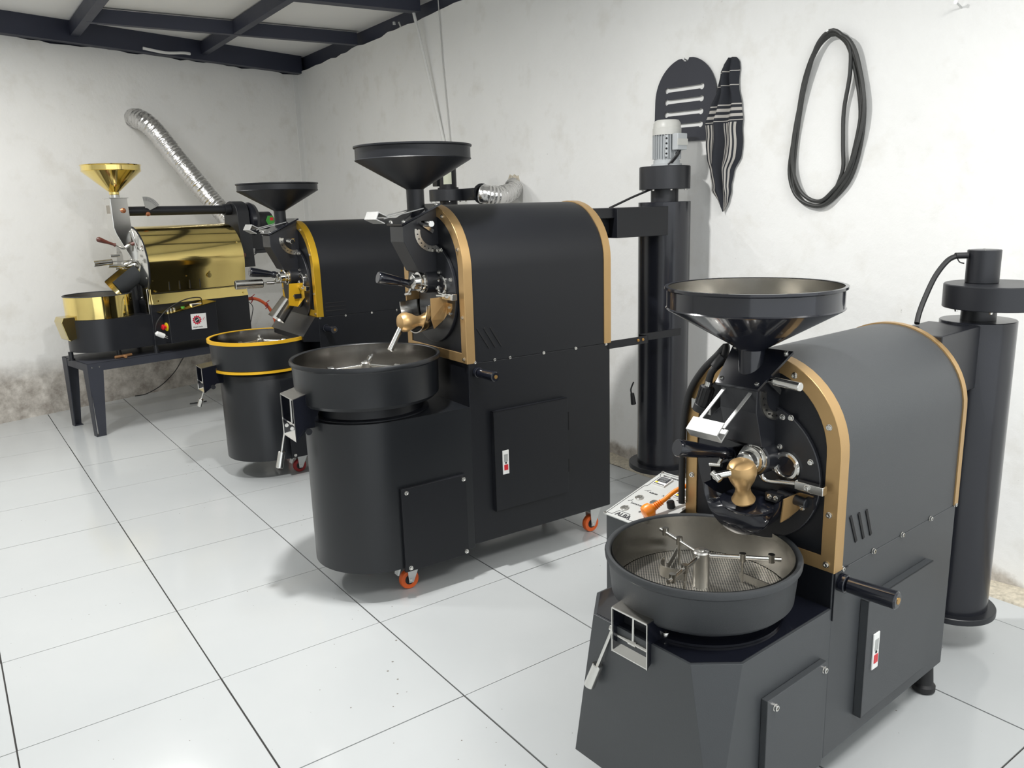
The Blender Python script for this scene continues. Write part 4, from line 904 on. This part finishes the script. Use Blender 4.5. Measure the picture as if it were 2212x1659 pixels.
# levers
b = B(); b.cyl((.50, .20, S(1.233)), (.33, .20, S(1.234)), .004, n=10); wl = b.build('weight_rod', STL, R4)
b = B(); b.cyl((.335, .20, S(1.234)), (.205, .20, S(1.227)), .0215, n=32, bev=.002); b.build('door_weight', STL, wl)
b = B(); b.tube(smooth_path([(.365, .2, S(1.355)), (.40, .2, S(1.335)), (.435, .2, S(1.325)), (.47, .2, S(1.345)), (.50, .2, S(1.355))], 4), .009, 12); th_ = b.build('trier_rod', STL, R4)
b = B(); b.lathe([(.012, 0), (.015, .004), (.010, .014), (.011, .05), (.019, .11), (.019, .125), (.012, .135), (.001, .137)], (.375, .2, S(1.352)), (-1, 0, .42), n=24); b.build('trier_handle', WOD, th_)
b = B(); b.lathe([(.012, 0), (.013, .02), (.009, .04), (.001, .042)], (.485, .19, S(1.352)), (.8, -.3, .3), n=16); b.build('knob', WOD, th_)
b = B(); b.tube(smooth_path([(.36, .22, S(1.18)), (.42, .22, S(1.19)), (.47, .22, S(1.22)), (.50, .22, S(1.27))], 4), .008, 10); b.cyl((.335, .22, S(1.275)), (.40, .22, S(1.275)), .011, n=14); b.build('door_latch', STL, R4)
# discharge chute: brass-lined trough, dark outside
def trough(name, m, R, t, ext=0):
    P0, P1 = V3((.50, .24, S(1.16))), V3((.335, .24, S(1.045))); d_ = (P1-P0).normalized(); u_ = V3((0, 1, 0)); v_ = d_.cross(u_)
    if v_.z > 0: v_ = -v_
    P1 = P1+d_*ext; rr = []
    for pc in (P0, P1):
        A = [pc+u_*R*.85-v_*R*.55]+[pc+u_*R*.85*math.cos(a)+v_*R*math.sin(a) for a in [PI*i/14 for i in range(15)]]+[pc-u_*R*.85-v_*R*.55]
        C_ = [pc+(q-pc)*(1-t/R) for q in A]; rr.append((A, C_))
    b = B(); b.loft([rr[0][0], rr[1][0], rr[1][1], rr[0][1]], closed=False, loop=True); return b.build(name, m, R4)
trg = trough('discharge_chute', DRM, .095, .004); trg2 = trough('chute_lining', MATS['dull_brass'], .0905, .003, .006); trg2.parent = trg
# electrics box
b = B(); sec = [V3((.583, -.08, S(.612))), V3((.583, -.08, S(.832))), V3((.96, -.08, S(.888))), V3((.96, -.08, S(.622)))]
b.prism(sec, (0, .10, 0)); eb = b.build('control_box', SAT, R4, smooth=0, bevel=.003)
b = B(); q0 = [V3((.575, -.086, S(.833))), V3((.963, -.086, S(.891))), V3((.90, .035, S(.905))), V3((.535, .035, S(.850)))]
b.prism(q0, (0, 0, .003)); bp = b.build('control_panel', BRS, eb, smooth=0)
for x, z in ((.60, .846), (.625, .850), (.65, .853)):
    b = B(); b.cyl((x, -.035, S(z)), (x, -.035, S(z+.02)), .009, n=14, bev=.001); b.build('toggle_switch', STL, bp)
b = B(); b.cyl((.72, -.03, S(.862)), (.72, -.03, S(.874)), .014, n=18); b.build('push_button', GRN, bp)
b = B(); b.box((.78, -.05, S(.872)), (.86, -.02, S(.888))); b.build('thermometer_display', WHP, bp)
b = B(); b.box((.785, -.052, S(.875)), (.855, -.049, S(.885))); b.build('display_screen', INK, bp)
b = B(); b.lathe([(.032, 0), (.032, .004), (.018, .005)], (.583, -.025, S(.735)), (-1, 0, 0), n=30); es = b.build('stop_button_ring', YLP, eb)
b = B(); b.lathe([(.011, 0), (.011, .012), (.021, .016), (.021, .026), (.015, .031), (.001, .032)], (.578, -.025, S(.735)), (-1, 0, 0), n=26); b.build('stop_button', RED, es)
# sticker with gear emblem
O4 = V3((.748, -.0812, S(.697))); sx_, sz_ = V3((1, 0, -.02)).normalized(), V3((.02, 0, 1)).normalized()
qq = lambda u, v, d=0: O4+sx_*u+sz_*v+V3((0, -d, 0))
b = B(); b.prism([qq(0, 0), qq(.121, 0), qq(.121, .118), qq(0, .118)], (0, -.0006, 0)); stc = b.build('sticker', LABL, eb, smooth=0)
b = B(); N = 12; out = []; 
for i in range(N*4):
    a = 2*PI*i/(N*4); r = .036 if (i % 4) in (0, 1) else .030; out.append((r*math.cos(a), r*math.sin(a)))
inn = [(.021*math.cos(2*PI*i/(N*4)), .021*math.sin(2*PI*i/(N*4))) for i in range(N*4)]
b.loft([[qq(.047+u, .070+v, .0007) for u, v in out], [qq(.047+u, .070+v, .0007) for u, v in inn], [qq(.047+u, .070+v, .0003) for u, v in inn], [qq(.047+u, .070+v, .0003) for u, v in out]], loop=True); b.build('gear_emblem', REDI, stc, smooth=0)
for sg_ in (0, 1):
    b = B(); pts = [( .018*math.cos(a), .018*math.sin(a)) for a in [math.radians(30+sg_*180+i*10) for i in range(19)]]
    pts = [(u+(.002 if sg_ else -.002)*.5, v+(-.002 if sg_ else .002)) for u, v in pts]
    b.prism([qq(.047+u, .070+v, .0005) for u, v in pts], (0, -.0004, 0)); b.build('bean_emblem', INK, stc, smooth=0)
b = B(); ck_ = [(.092, .074), (.097, .066), (.108, .090), (.105, .090), (.097, .073), (.094, .077)]; b.prism([qq(u, v, .0006) for u, v in ck_], (0, -.0004, 0)); b.build('tick_mark', REDI, stc, smooth=0)
b = B(); b.loft([[qq(.098+r*math.cos(a), .072+r*math.sin(a), d_) for a in [2*PI*i/24 for i in range(24)]] for r, d_ in ((.015, .0007), (.0135, .0007), (.0135, .0003), (.015, .0003))], loop=True); b.build('tick_ring', GAL, stc, smooth=0)
text('Acom-tech', .0165, basis(qq(.012, .012, .0008), sx_, sz_), INK, stc, bold=.0002)
# feet of the roaster on the bench
for x, y in ((-.015, .27), (.26, .10), (.53, .0), (.55, .48), (1.22, .06), (1.22, .48)):
    b = B(); b.lathe([(.024, 0), (.024, .012), (.017, .016), (.017, S(.602))], (x if y != .0 else .515, y if y != .0 else .05, 0), n=18); b.build('foot', SAT, R4)
b = B(); b.box((.50, .12, S(.835)), (.518, .45, S(.93))); b.cyl((.47, .30, S(.83)), (.47, .30, S(1.05)), .075, n=28); b.build('drum_pedestal', SAT, R4)

# small things at roaster 4
M4w = lambda x, y, z: Matrix.Translation((.803, 3.719, 0)) @ Matrix.Rotation(A4, 4, 'Z') @ V3((x, y, z))
root = thing('power_cord', 'black power cord with white plug draped over the brass roaster control box', 'cord', M4w(.47, -.10, .70))
o0 = M4w(.47, -.10, .70)
b = B(); b.tube([p-o0 for p in smooth_path([M4w(.895, .03, .885), M4w(.87, -.02, .925), M4w(.78, -.06, .935), M4w(.68, -.09, .92), M4w(.57, -.10, .87), M4w(.49, -.11, .80), M4w(.465, -.11, .74), M4w(.47, -.11, .705)], 7)], .0042, 8); b.build('cord', WRP, root)
b = B(); q0, q1 = M4w(.462, -.11, .712)-o0, M4w(.535, -.11, .672)-o0; b.lathe([(.010, 0), (.017, .008), (.019, .03), (.0185, .066), (.014, .070)], q0, q1-q0, n=16); pl = b.build('plug', WHP, root)
d_ = (q1-q0).normalized()
for s_ in (-.007, .007): 
    b = B(); b.cyl(q0+d_*.068+V3((0, 0, s_)), q0+d_*.095+V3((0, 0, s_)), .0028, n=8); b.build('prong', STL, pl)
b = B(); o0 = M4w(.27, .06, .538)
d1 = (M4w(.36, .08, 0)-M4w(.18, .055, 0)).normalized(); d2 = V3((d1.y, -d1.x, 0))
b.cyl(d1*-.06+V3((0, 0, .012)), d1*.07+V3((0, 0, .014)), .011, .010, n=12, bev=.003); b.cyl(V3((0, 0, .012)), d2*.045+V3((0, 0, .012)), .010, .012, n=12, bev=.002)
ob = b.build('wooden_tee_handle', RST); ob.location = o0; tag(ob, 'worn brown wooden tee-shaped handle lying on the bench corner', 'handle')
# gas hose
o0 = M4w(1.33, .05, .86)
root = thing('gas_hose', 'orange-red gas hose leaving the rear of the brass roaster', 'hose', o0)
hp_ = smooth_path([M4w(1.29, .06, .862), M4w(1.33, .06, .868), M4w(1.40, .06, .85), M4w(1.47, .05, .79), M4w(1.51, .04, .70), M4w(1.53, .04, .60), M4w(1.535, .04, .45), M4w(1.53, .06, .2), M4w(1.53, .1, .03)], 6)
b = B(); b.tube([p-o0 for p in hp_], .013, 12); b.build('hose', mat('orange_hose', (.62, .10, .03), .4), root)
for q, a in ((M4w(1.335, .06, .866), .3), (M4w(1.455, .05, .805), -.5)):
    b = B(); b.lathe([(.014, 0), (.017, 0), (.017, .012), (.014, .012)], q-o0, (1, 0, a), n=16, loop=True); b.cyl(q-o0+V3((.004, -.014, -.012)), q-o0+V3((-.012, -.02, -.032)), .004, n=8); b.cyl(q-o0+V3((.0, 0, .014)), q-o0+V3((.03, -.004, .034)), .0035, n=8); b.build('hose_clamp', REDR, root)
# loose wires
b = B(); b.tube([p for p in smooth_path([M4w(1.29, .03, 1.195), M4w(1.35, .1, 1.19), M4w(1.45, .2, 1.20), M4w(1.54, .28, 1.222)], 6)], .0035, 6); tag(b.build('wire', WRP), 'thin black wire between the brass cover and the blower bracket', 'wire')
b = B(); b.tube(smooth_path([M4w(1.30, .1, .86), M4w(1.36, .1, .80), M4w(1.35, .12, .70), M4w(1.33, .15, .60), M4w(1.32, .2, .545)], 6), .003, 6); tag(b.build('wire', WRP), 'thin dark wire hanging at the rear corner of the brass roaster', 'wire')
b = B(); b.tube(smooth_path([(1.60, 4.05, .50), (1.625, 4.45, .38), (1.60, 4.72, .22), (1.52, 4.92, .08), (1.40, 4.985, .008), (1.30, 4.97, .006)], 7), .004, 8); tag(b.build('cable', WRP), 'thin dark cable hanging under the bench down to the floor by left wall', 'cable')

# foil ducts -----------------------------------------------------------------
def duct(path, R, name, label, n=20, pitch=.028, org=None):
    P = smooth_path(path, 10); Ls = [0]
    for i in range(1, len(P)): Ls.append(Ls[-1]+(P[i]-P[i-1]).length)
    tot = Ls[-1]; N = int(tot/pitch*4); pts = []; j = 0
    for k in range(N+1):
        s_ = tot*k/N
        while j < len(P)-2 and Ls[j+1] < s_: j += 1
        t = (s_-Ls[j])/max(1e-6, Ls[j+1]-Ls[j]); pts.append(P[j].lerp(P[j+1], min(1, t)))
    b = B(); b.tube(pts, R, n, rf=lambda u: R*(1-.055*(0 if int(round(u*N)) % 4 < 1 else (.6 if int(round(u*N)) % 2 else 1)))+random.uniform(-.0012, .0012))
    for v in b.v: v += V3((random.uniform(-1, 1), random.uniform(-1, 1), random.uniform(-1, 1)))*.0018
    o = b.build(name, FOIL, smooth=60); tag(o, label, 'duct'); return o
duct([(1.60, 5.085, 2.37), (1.61, 5.0, 2.365), (1.65, 4.91, 2.33), (1.72, 4.86, 2.24), (1.83, 4.80, 2.05), (1.94, 4.72, 1.86), (2.05, 4.63, 1.67), (2.13, 4.54, 1.53), (2.17, 4.46, 1.42)], .083, 'foil_duct', 'long silver foil duct slanting down from left wall to the brass roaster')
wl_ = lambda x, y, z: Matrix.Translation((1.799, 1.85, 0)) @ Matrix.Rotation(math.radians(-1), 4, 'Z') @ V3((x, y, z))
duct([wl_(1.18, .0, 1.63), wl_(1.20, -.03, 1.622), wl_(1.27, -.05, 1.615), wl_(1.36, -.03, 1.63), wl_(1.43, .02, 1.655), (3.297, 1.93, 1.675)], .062, 'foil_duct', 'short curved silver foil duct entering right wall behind the middle roaster', pitch=.02)
b = B(); 
n = 22; oo = [V3((3.297, 1.93+(.082+random.uniform(-.012, .018))*math.cos(2*PI*i/n), 1.675+(.082+random.uniform(-.012, .018))*math.sin(2*PI*i/n))) for i in range(n)]
b.prism(oo, (.01, 0, 0)); struct(b.build('trim_20', RUB, smooth=0))

# orange plug on roaster 1's panel --------------------------------------------
W1 = lambda p: Matrix.Translation((1.70495, -1.55643, 0)) @ Matrix.Rotation(math.radians(3), 4, 'Z') @ p
o0 = W1(pp(.125, .06, .02))
root = thing('extension_plug', 'bright orange plug and cord lying on the silver control panel', 'plug', o0)
path = smooth_path([W1(pp(.140, .078, .030)), W1(pp(.150, .108, .034)), W1(pp(.160, .150, .045)), W1(pp(.178, .185, .05)), W1(pp(.20, .215, .045)), W1(pp(.205, .24, .03))], 7)
b = B(); b.tube([p-o0 for p in path], .0065, 12); b.build('cord', ORC, root)
b = B(); q0 = W1(pp(.134, .050, .022))-o0; q1 = W1(pp(.145, .082, .030))-o0; b.lathe([(.012, -.014), (.020, -.010), (.023, .0), (.021, .014), (.012, .022), (.010, .024)], q0, q1-q0, n=22); b.build('plug', ORC, root)
b = B(); 
for i in range(5): b.lathe([(.0095-.0006*i, 0), (.0115-.0006*i, .001), (.0115-.0006*i, .004), (.0095-.0006*i, .005)], q0+(q1-q0).normalized()*(.022+.0065*i), q1-q0, n=16)
b.build('strain_relief', ORC, root)

# ================================================================== THINGS ON THE RIGHT WALL
XW = 3.3
# spare end plate with slots
wp = .415; yc = .3955; zc = 2.055
def zplane(y): return 0
out = [V3((0, .205, -.195)), V3((0, -.175, -.210))]
top_ = [V3((0, .205*math.cos(a)*1.0+.0, .0+.205*math.sin(a))) for a in [PI*i/40 for i in range(41)]]
o_pts = [V3((0, -.208, -.208)), V3((0, -.208, 0))]+[V3((0, -.208*math.cos(a), .205*math.sin(a))) for a in [PI*i/40 for i in range(1, 18)]]
notch = [V3((0, -.022, .202)), V3((0, -.014, .188)), V3((0, .004, .184)), V3((0, .018, .188)), V3((0, .026, .200))]
o_pts += notch+[V3((0, -.208*math.cos(a), .205*math.sin(a))) for a in [PI*i/40 for i in range(23, 40)]]+[V3((0, .208, 0)), V3((0, .208, -.208))]
def slotted(o_pts, slots, th):
    # plate with through slots, triangulated by a curve fill
    c = bpy.data.curves.new('p', 'CURVE'); c.dimensions = '2D'; c.fill_mode = 'BOTH'; c.extrude = th/2
    for loop in [o_pts]+slots:
        s_ = c.splines.new('POLY'); s_.points.add(len(loop)-1); s_.use_cyclic_u = True
        for i, q in enumerate(loop): s_.points[i].co = (q.y, q.z, 0, 1)
    t = bpy.data.objects.new('tmp', c); COL.objects.link(t); bpy.context.view_layer.update()
    me = bpy.data.meshes.new_from_object(t.evaluated_get(bpy.context.evaluated_depsgraph_get())); bpy.data.objects.remove(t)
    me.transform(Matrix(((0, 0, 1, 0), (1, 0, 0, 0), (0, 1, 0, 0), (0, 0, 0, 1)))); return me
slots = []
for dz in (.054, -.004, -.066, -.128):
    y0, y1 = .125, -.112; L = []
    z0, z1 = dz, dz
    for i in range(9): a = math.radians(20+i*40); 
    cap = lambda cy_, s_: [V3((0, cy_+s_*.011*math.cos(math.radians(t)), dz+.011*math.sin(math.radians(t)))) for t in (range(-140, 141, 28))]
    c1 = [V3((0, y0+.0155*math.cos(math.radians(t)), dz+.0155*math.sin(math.radians(t)))) for t in range(-140, 141, 28)]
    c2 = [V3((0, y1+.0155*math.cos(math.radians(t)), dz+.0155*math.sin(math.radians(t)))) for t in range(40, 321, 28)]
    slots.append(c1+c2)
me = slotted(o_pts, slots, .0025); me.materials.append(mat('plate_black', (.022, .024, .034), .5)); me.name = 'arched_plate'
ob = bpy.data.objects.new('arched_plate', me); COL.objects.link(ob); ob.location = (XW-.012, yc, zc); tag(ob, 'black arched steel plate with four slanted slots hung on right wall', 'plate')
ob.rotation_euler = (math.radians(1.5), 0, 0)
# nail helper
def nail(p, label, L=.05, up=.01):
    b = B(); b.cyl((.002, 0, 0), (-L, 0, up), .0035, n=8); b.cyl((-L, 0, up), (-L-.003, 0, up), .007, n=10); o = b.build('nail', GAL); o.location = p; return tag(o, label, 'nail')
nail((XW, .39, 2.242), 'nail holding up the black arched plate', .03)
nail((XW, -.965, 2.222), 'bare bent nail high on right wall near the top right corner', .045, .015)
nail((XW, -.435, 2.222), 'nail from which the black cable coil hangs', .05)
# striped cloth
def cloth_mat():
    m = bpy.data.materials.new('striped_cloth'); m.use_nodes = True; nt = m.node_tree; b = nt.nodes['Principled BSDF']; b.inputs['Roughness'].default_value = .9
    uv = nt.nodes.new('ShaderNodeUVMap'); sp = nt.nodes.new('ShaderNodeSeparateXYZ'); nt.links.new(uv.outputs[0], sp.inputs[0])
    def stripes(src, scale, duty, lo, hi):
        m1 = nt.nodes.new('ShaderNodeMath'); m1.operation = 'MULTIPLY'; m1.inputs[1].default_value = scale; nt.links.new(src, m1.inputs[0])
        f = nt.nodes.new('ShaderNodeMath'); f.operation = 'FRACT'; nt.links.new(m1.outputs[0], f.inputs[0])
        l = nt.nodes.new('ShaderNodeMath'); l.operation = 'LESS_THAN'; l.inputs[1].default_value = duty; nt.links.new(f.outputs[0], l.inputs[0])
        g = nt.nodes.new('ShaderNodeMath'); g.operation = 'GREATER_THAN'; g.inputs[1].default_value = lo; nt.links.new(src, g.inputs[0])
        h = nt.nodes.new('ShaderNodeMath'); h.operation = 'LESS_THAN'; h.inputs[1].default_value = hi; nt.links.new(src, h.inputs[0])
        a = nt.nodes.new('ShaderNodeMath'); a.operation = 'MULTIPLY'; nt.links.new(l.outputs[0], a.inputs[0]); nt.links.new(g.outputs[0], a.inputs[1])
        c = nt.nodes.new('ShaderNodeMath'); c.operation = 'MULTIPLY'; nt.links.new(a.outputs[0], c.inputs[0]); nt.links.new(h.outputs[0], c.inputs[1]); return c.outputs[0]
    # light stripes in two bands along the cloth, cross bands near the top
    s1 = stripes(sp.outputs['X'], 15, .55, .02, .40); s2 = stripes(sp.outputs['X'], 15, .55, .62, .98); s3 = stripes(sp.outputs['Y'], 26, .5, .59, .70); s4 = stripes(sp.outputs['Y'], 11, .06, .76, 1.0)
    g = nt.nodes.new('ShaderNodeMath'); g.operation = 'LESS_THAN'; g.inputs[1].default_value = .58; nt.links.new(sp.outputs['Y'], g.inputs[0])
    mxm = nt.nodes.new('ShaderNodeMath'); mxm.operation = 'MAXIMUM'; nt.links.new(s1, mxm.inputs[0]); nt.links.new(s2, mxm.inputs[1])
    ml = nt.nodes.new('ShaderNodeMath'); ml.operation = 'MULTIPLY'; nt.links.new(mxm.outputs[0], ml.inputs[0]); nt.links.new(g.outputs[0], ml.inputs[1])
    a = nt.nodes.new('ShaderNodeMath'); a.operation = 'MAXIMUM'; nt.links.new(ml.outputs[0], a.inputs[0]); nt.links.new(s3, a.inputs[1])
    c = nt.nodes.new('ShaderNodeMath'); c.operation = 'MAXIMUM'; nt.links.new(a.outputs[0], c.inputs[0]); nt.links.new(s4, c.inputs[1])
    mx = nt.nodes.new('ShaderNodeMix'); mx.data_type = 'RGBA'; mx.inputs[6].default_value = (.018, .020, .026, 1); mx.inputs[7].default_value = (.42, .40, .37, 1)
    nt.links.new(c.outputs[0], mx.inputs[0]); nt.links.new(mx.outputs[2], b.inputs['Base Color']); return m
me = bpy.data.meshes.new('striped_cloth'); nu, nv = 40, 60; vs, fs, uvs = [], [], []
prof = [(0, .117, .113), (.05, .145, .098), (.14, .192, .082), (.25, .214, .062), (.36, .228, .030), (.48, .243, .018), (.58, .245, .020), (.68, .210, .036), (.80, .178, .046), (.91, .158, .050), (.97, .138, .058), (1, .115, .078)]
def interp(t, i):
    for a, c in zip(prof, prof[1:]):
        if a[0] <= t <= c[0]:
            f = (t-a[0])/(c[0]-a[0]); f = f*f*(3-2*f); return a[i]*(1-f)+c[i]*f
    return prof[-1][i]
for j in range(nv+1):
    t = j/nv; yl, yr = interp(t, 1), interp(t, 2); z = 1.498+.713*t
    for i in range(nu+1):
        s_ = i/nu; fold = .5+.5*math.sin(s_*15+t*4.2+1.6*math.sin(t*6)); d_ = .012+.042*fold*min(1, 6*t+.15)*min(1, (1-t)*5+.35)
        d_ *= (.35+.65*math.sin(PI*min(1, max(0, s_)))) if True else 1
        y = yl+(yr-yl)*s_+.006*math.sin(t*21+s_*3); vs.append((XW-.006-d_, y, z+.012*math.sin(s_*PI)*(-1 if t < .1 else 0))); uvs.append((s_+.10*math.sin(t*4)+.0, t))
for j in range(nv):
    for i in range(nu): a = j*(nu+1)+i; fs.append((a, a+1, a+nu+2, a+nu+1))
me.from_pydata(vs, [], fs); ul = me.uv_layers.new()
for lp in me.loops: ul.data[lp.index].uv = uvs[lp.vertex_index]
me.polygons.foreach_set('use_smooth', [True]*len(me.polygons)); me.materials.append(cloth_mat())
ob = bpy.data.objects.new('striped_cloth', me); COL.objects.link(ob); tag(ob, 'black and grey striped cloth hanging in folds on right wall', 'cloth')
md = ob.modifiers.new('s', 'SOLIDIFY'); md.thickness = .003; md.offset = 0
# black cable coil
Rp = []
base = [(-.455, 2.225), (-.385, 2.185), (-.33, 2.08), (-.295, 1.92), (-.272, 1.76), (-.272, 1.65), (-.305, 1.56), (-.36, 1.515), (-.43, 1.503), (-.49, 1.54), (-.555, 1.62), (-.595, 1.75), (-.610, 1.90), (-.585, 2.05), (-.535, 2.17)]
turns = [(0, 0, 0, 1), (.006, .010, -.006, .985), (-.004, .018, .010, .955), (.010, .006, -.014, .97)]
for ti, (dy, dx, dz, sc) in enumerate(turns):
    for bi, (y, z) in enumerate(base):
        cy_, cz_ = -.44, 1.87; ww = math.sin(bi*1.1+ti*2.0)*.008
        top_near = z > 2.15
        f = 1 if top_near else sc
        Rp.append(V3((XW-.014-dx-(.012 if top_near else 0), cy_+(y-cy_)*(f if not top_near else .99)+dy+(0 if top_near else ww), cz_+(z-cz_)*f+dz*.6)))
Rp += [V3((XW-.035, -.47, 2.214)), V3((XW-.040, -.535, 2.165)), V3((XW-.03, -.54, 2.05)), V3((XW-.02, -.515, 1.90)), V3((XW-.02, -.520, 1.76)), V3((XW-.022, -.528, 1.66)), V3((XW-.02, -.50, 1.58))]
b = B(); b.tube(smooth_path(Rp, 5), .0085, 10); tag(b.build('cable_coil', mat('cable_rubber', (.035, .036, .034), .5)), 'dark rubber cable looped into an oval coil on right wall', 'cable')
# white conduit leaning out from the ceiling corner and its cable
b = B(); b.cyl((3.24, 3.09, 3.06), (3.29, 2.79, 2.02), .012, n=14); b.cyl((3.238, 3.10, 3.03), (3.236, 3.105, 3.10), .009, n=12); tag(b.build('conduit', PVC), 'white plastic conduit slanting down right wall near the corner', 'pipe')
b = B(); b.tube([(3.292, 2.79, 3.04), (3.292, 2.765, 2.6), (3.292, 2.71, 2.05), (3.292, 2.70, 1.7)], .004, 6); tag(b.build('wall_cable', mat('cable_grey', (.55, .55, .53), .6)), 'thin grey cable running straight down right wall beside the conduit', 'cable')

b = B(); b.tube([(1.60, 4.317, .005), (1.67, 4.30, .005), (1.735, 4.31, .005)], .005, 8); tag(b.build('metal_rod', WRP), 'short dark rod lying on the floor tiles behind the yellow-rimmed tray', 'rod')
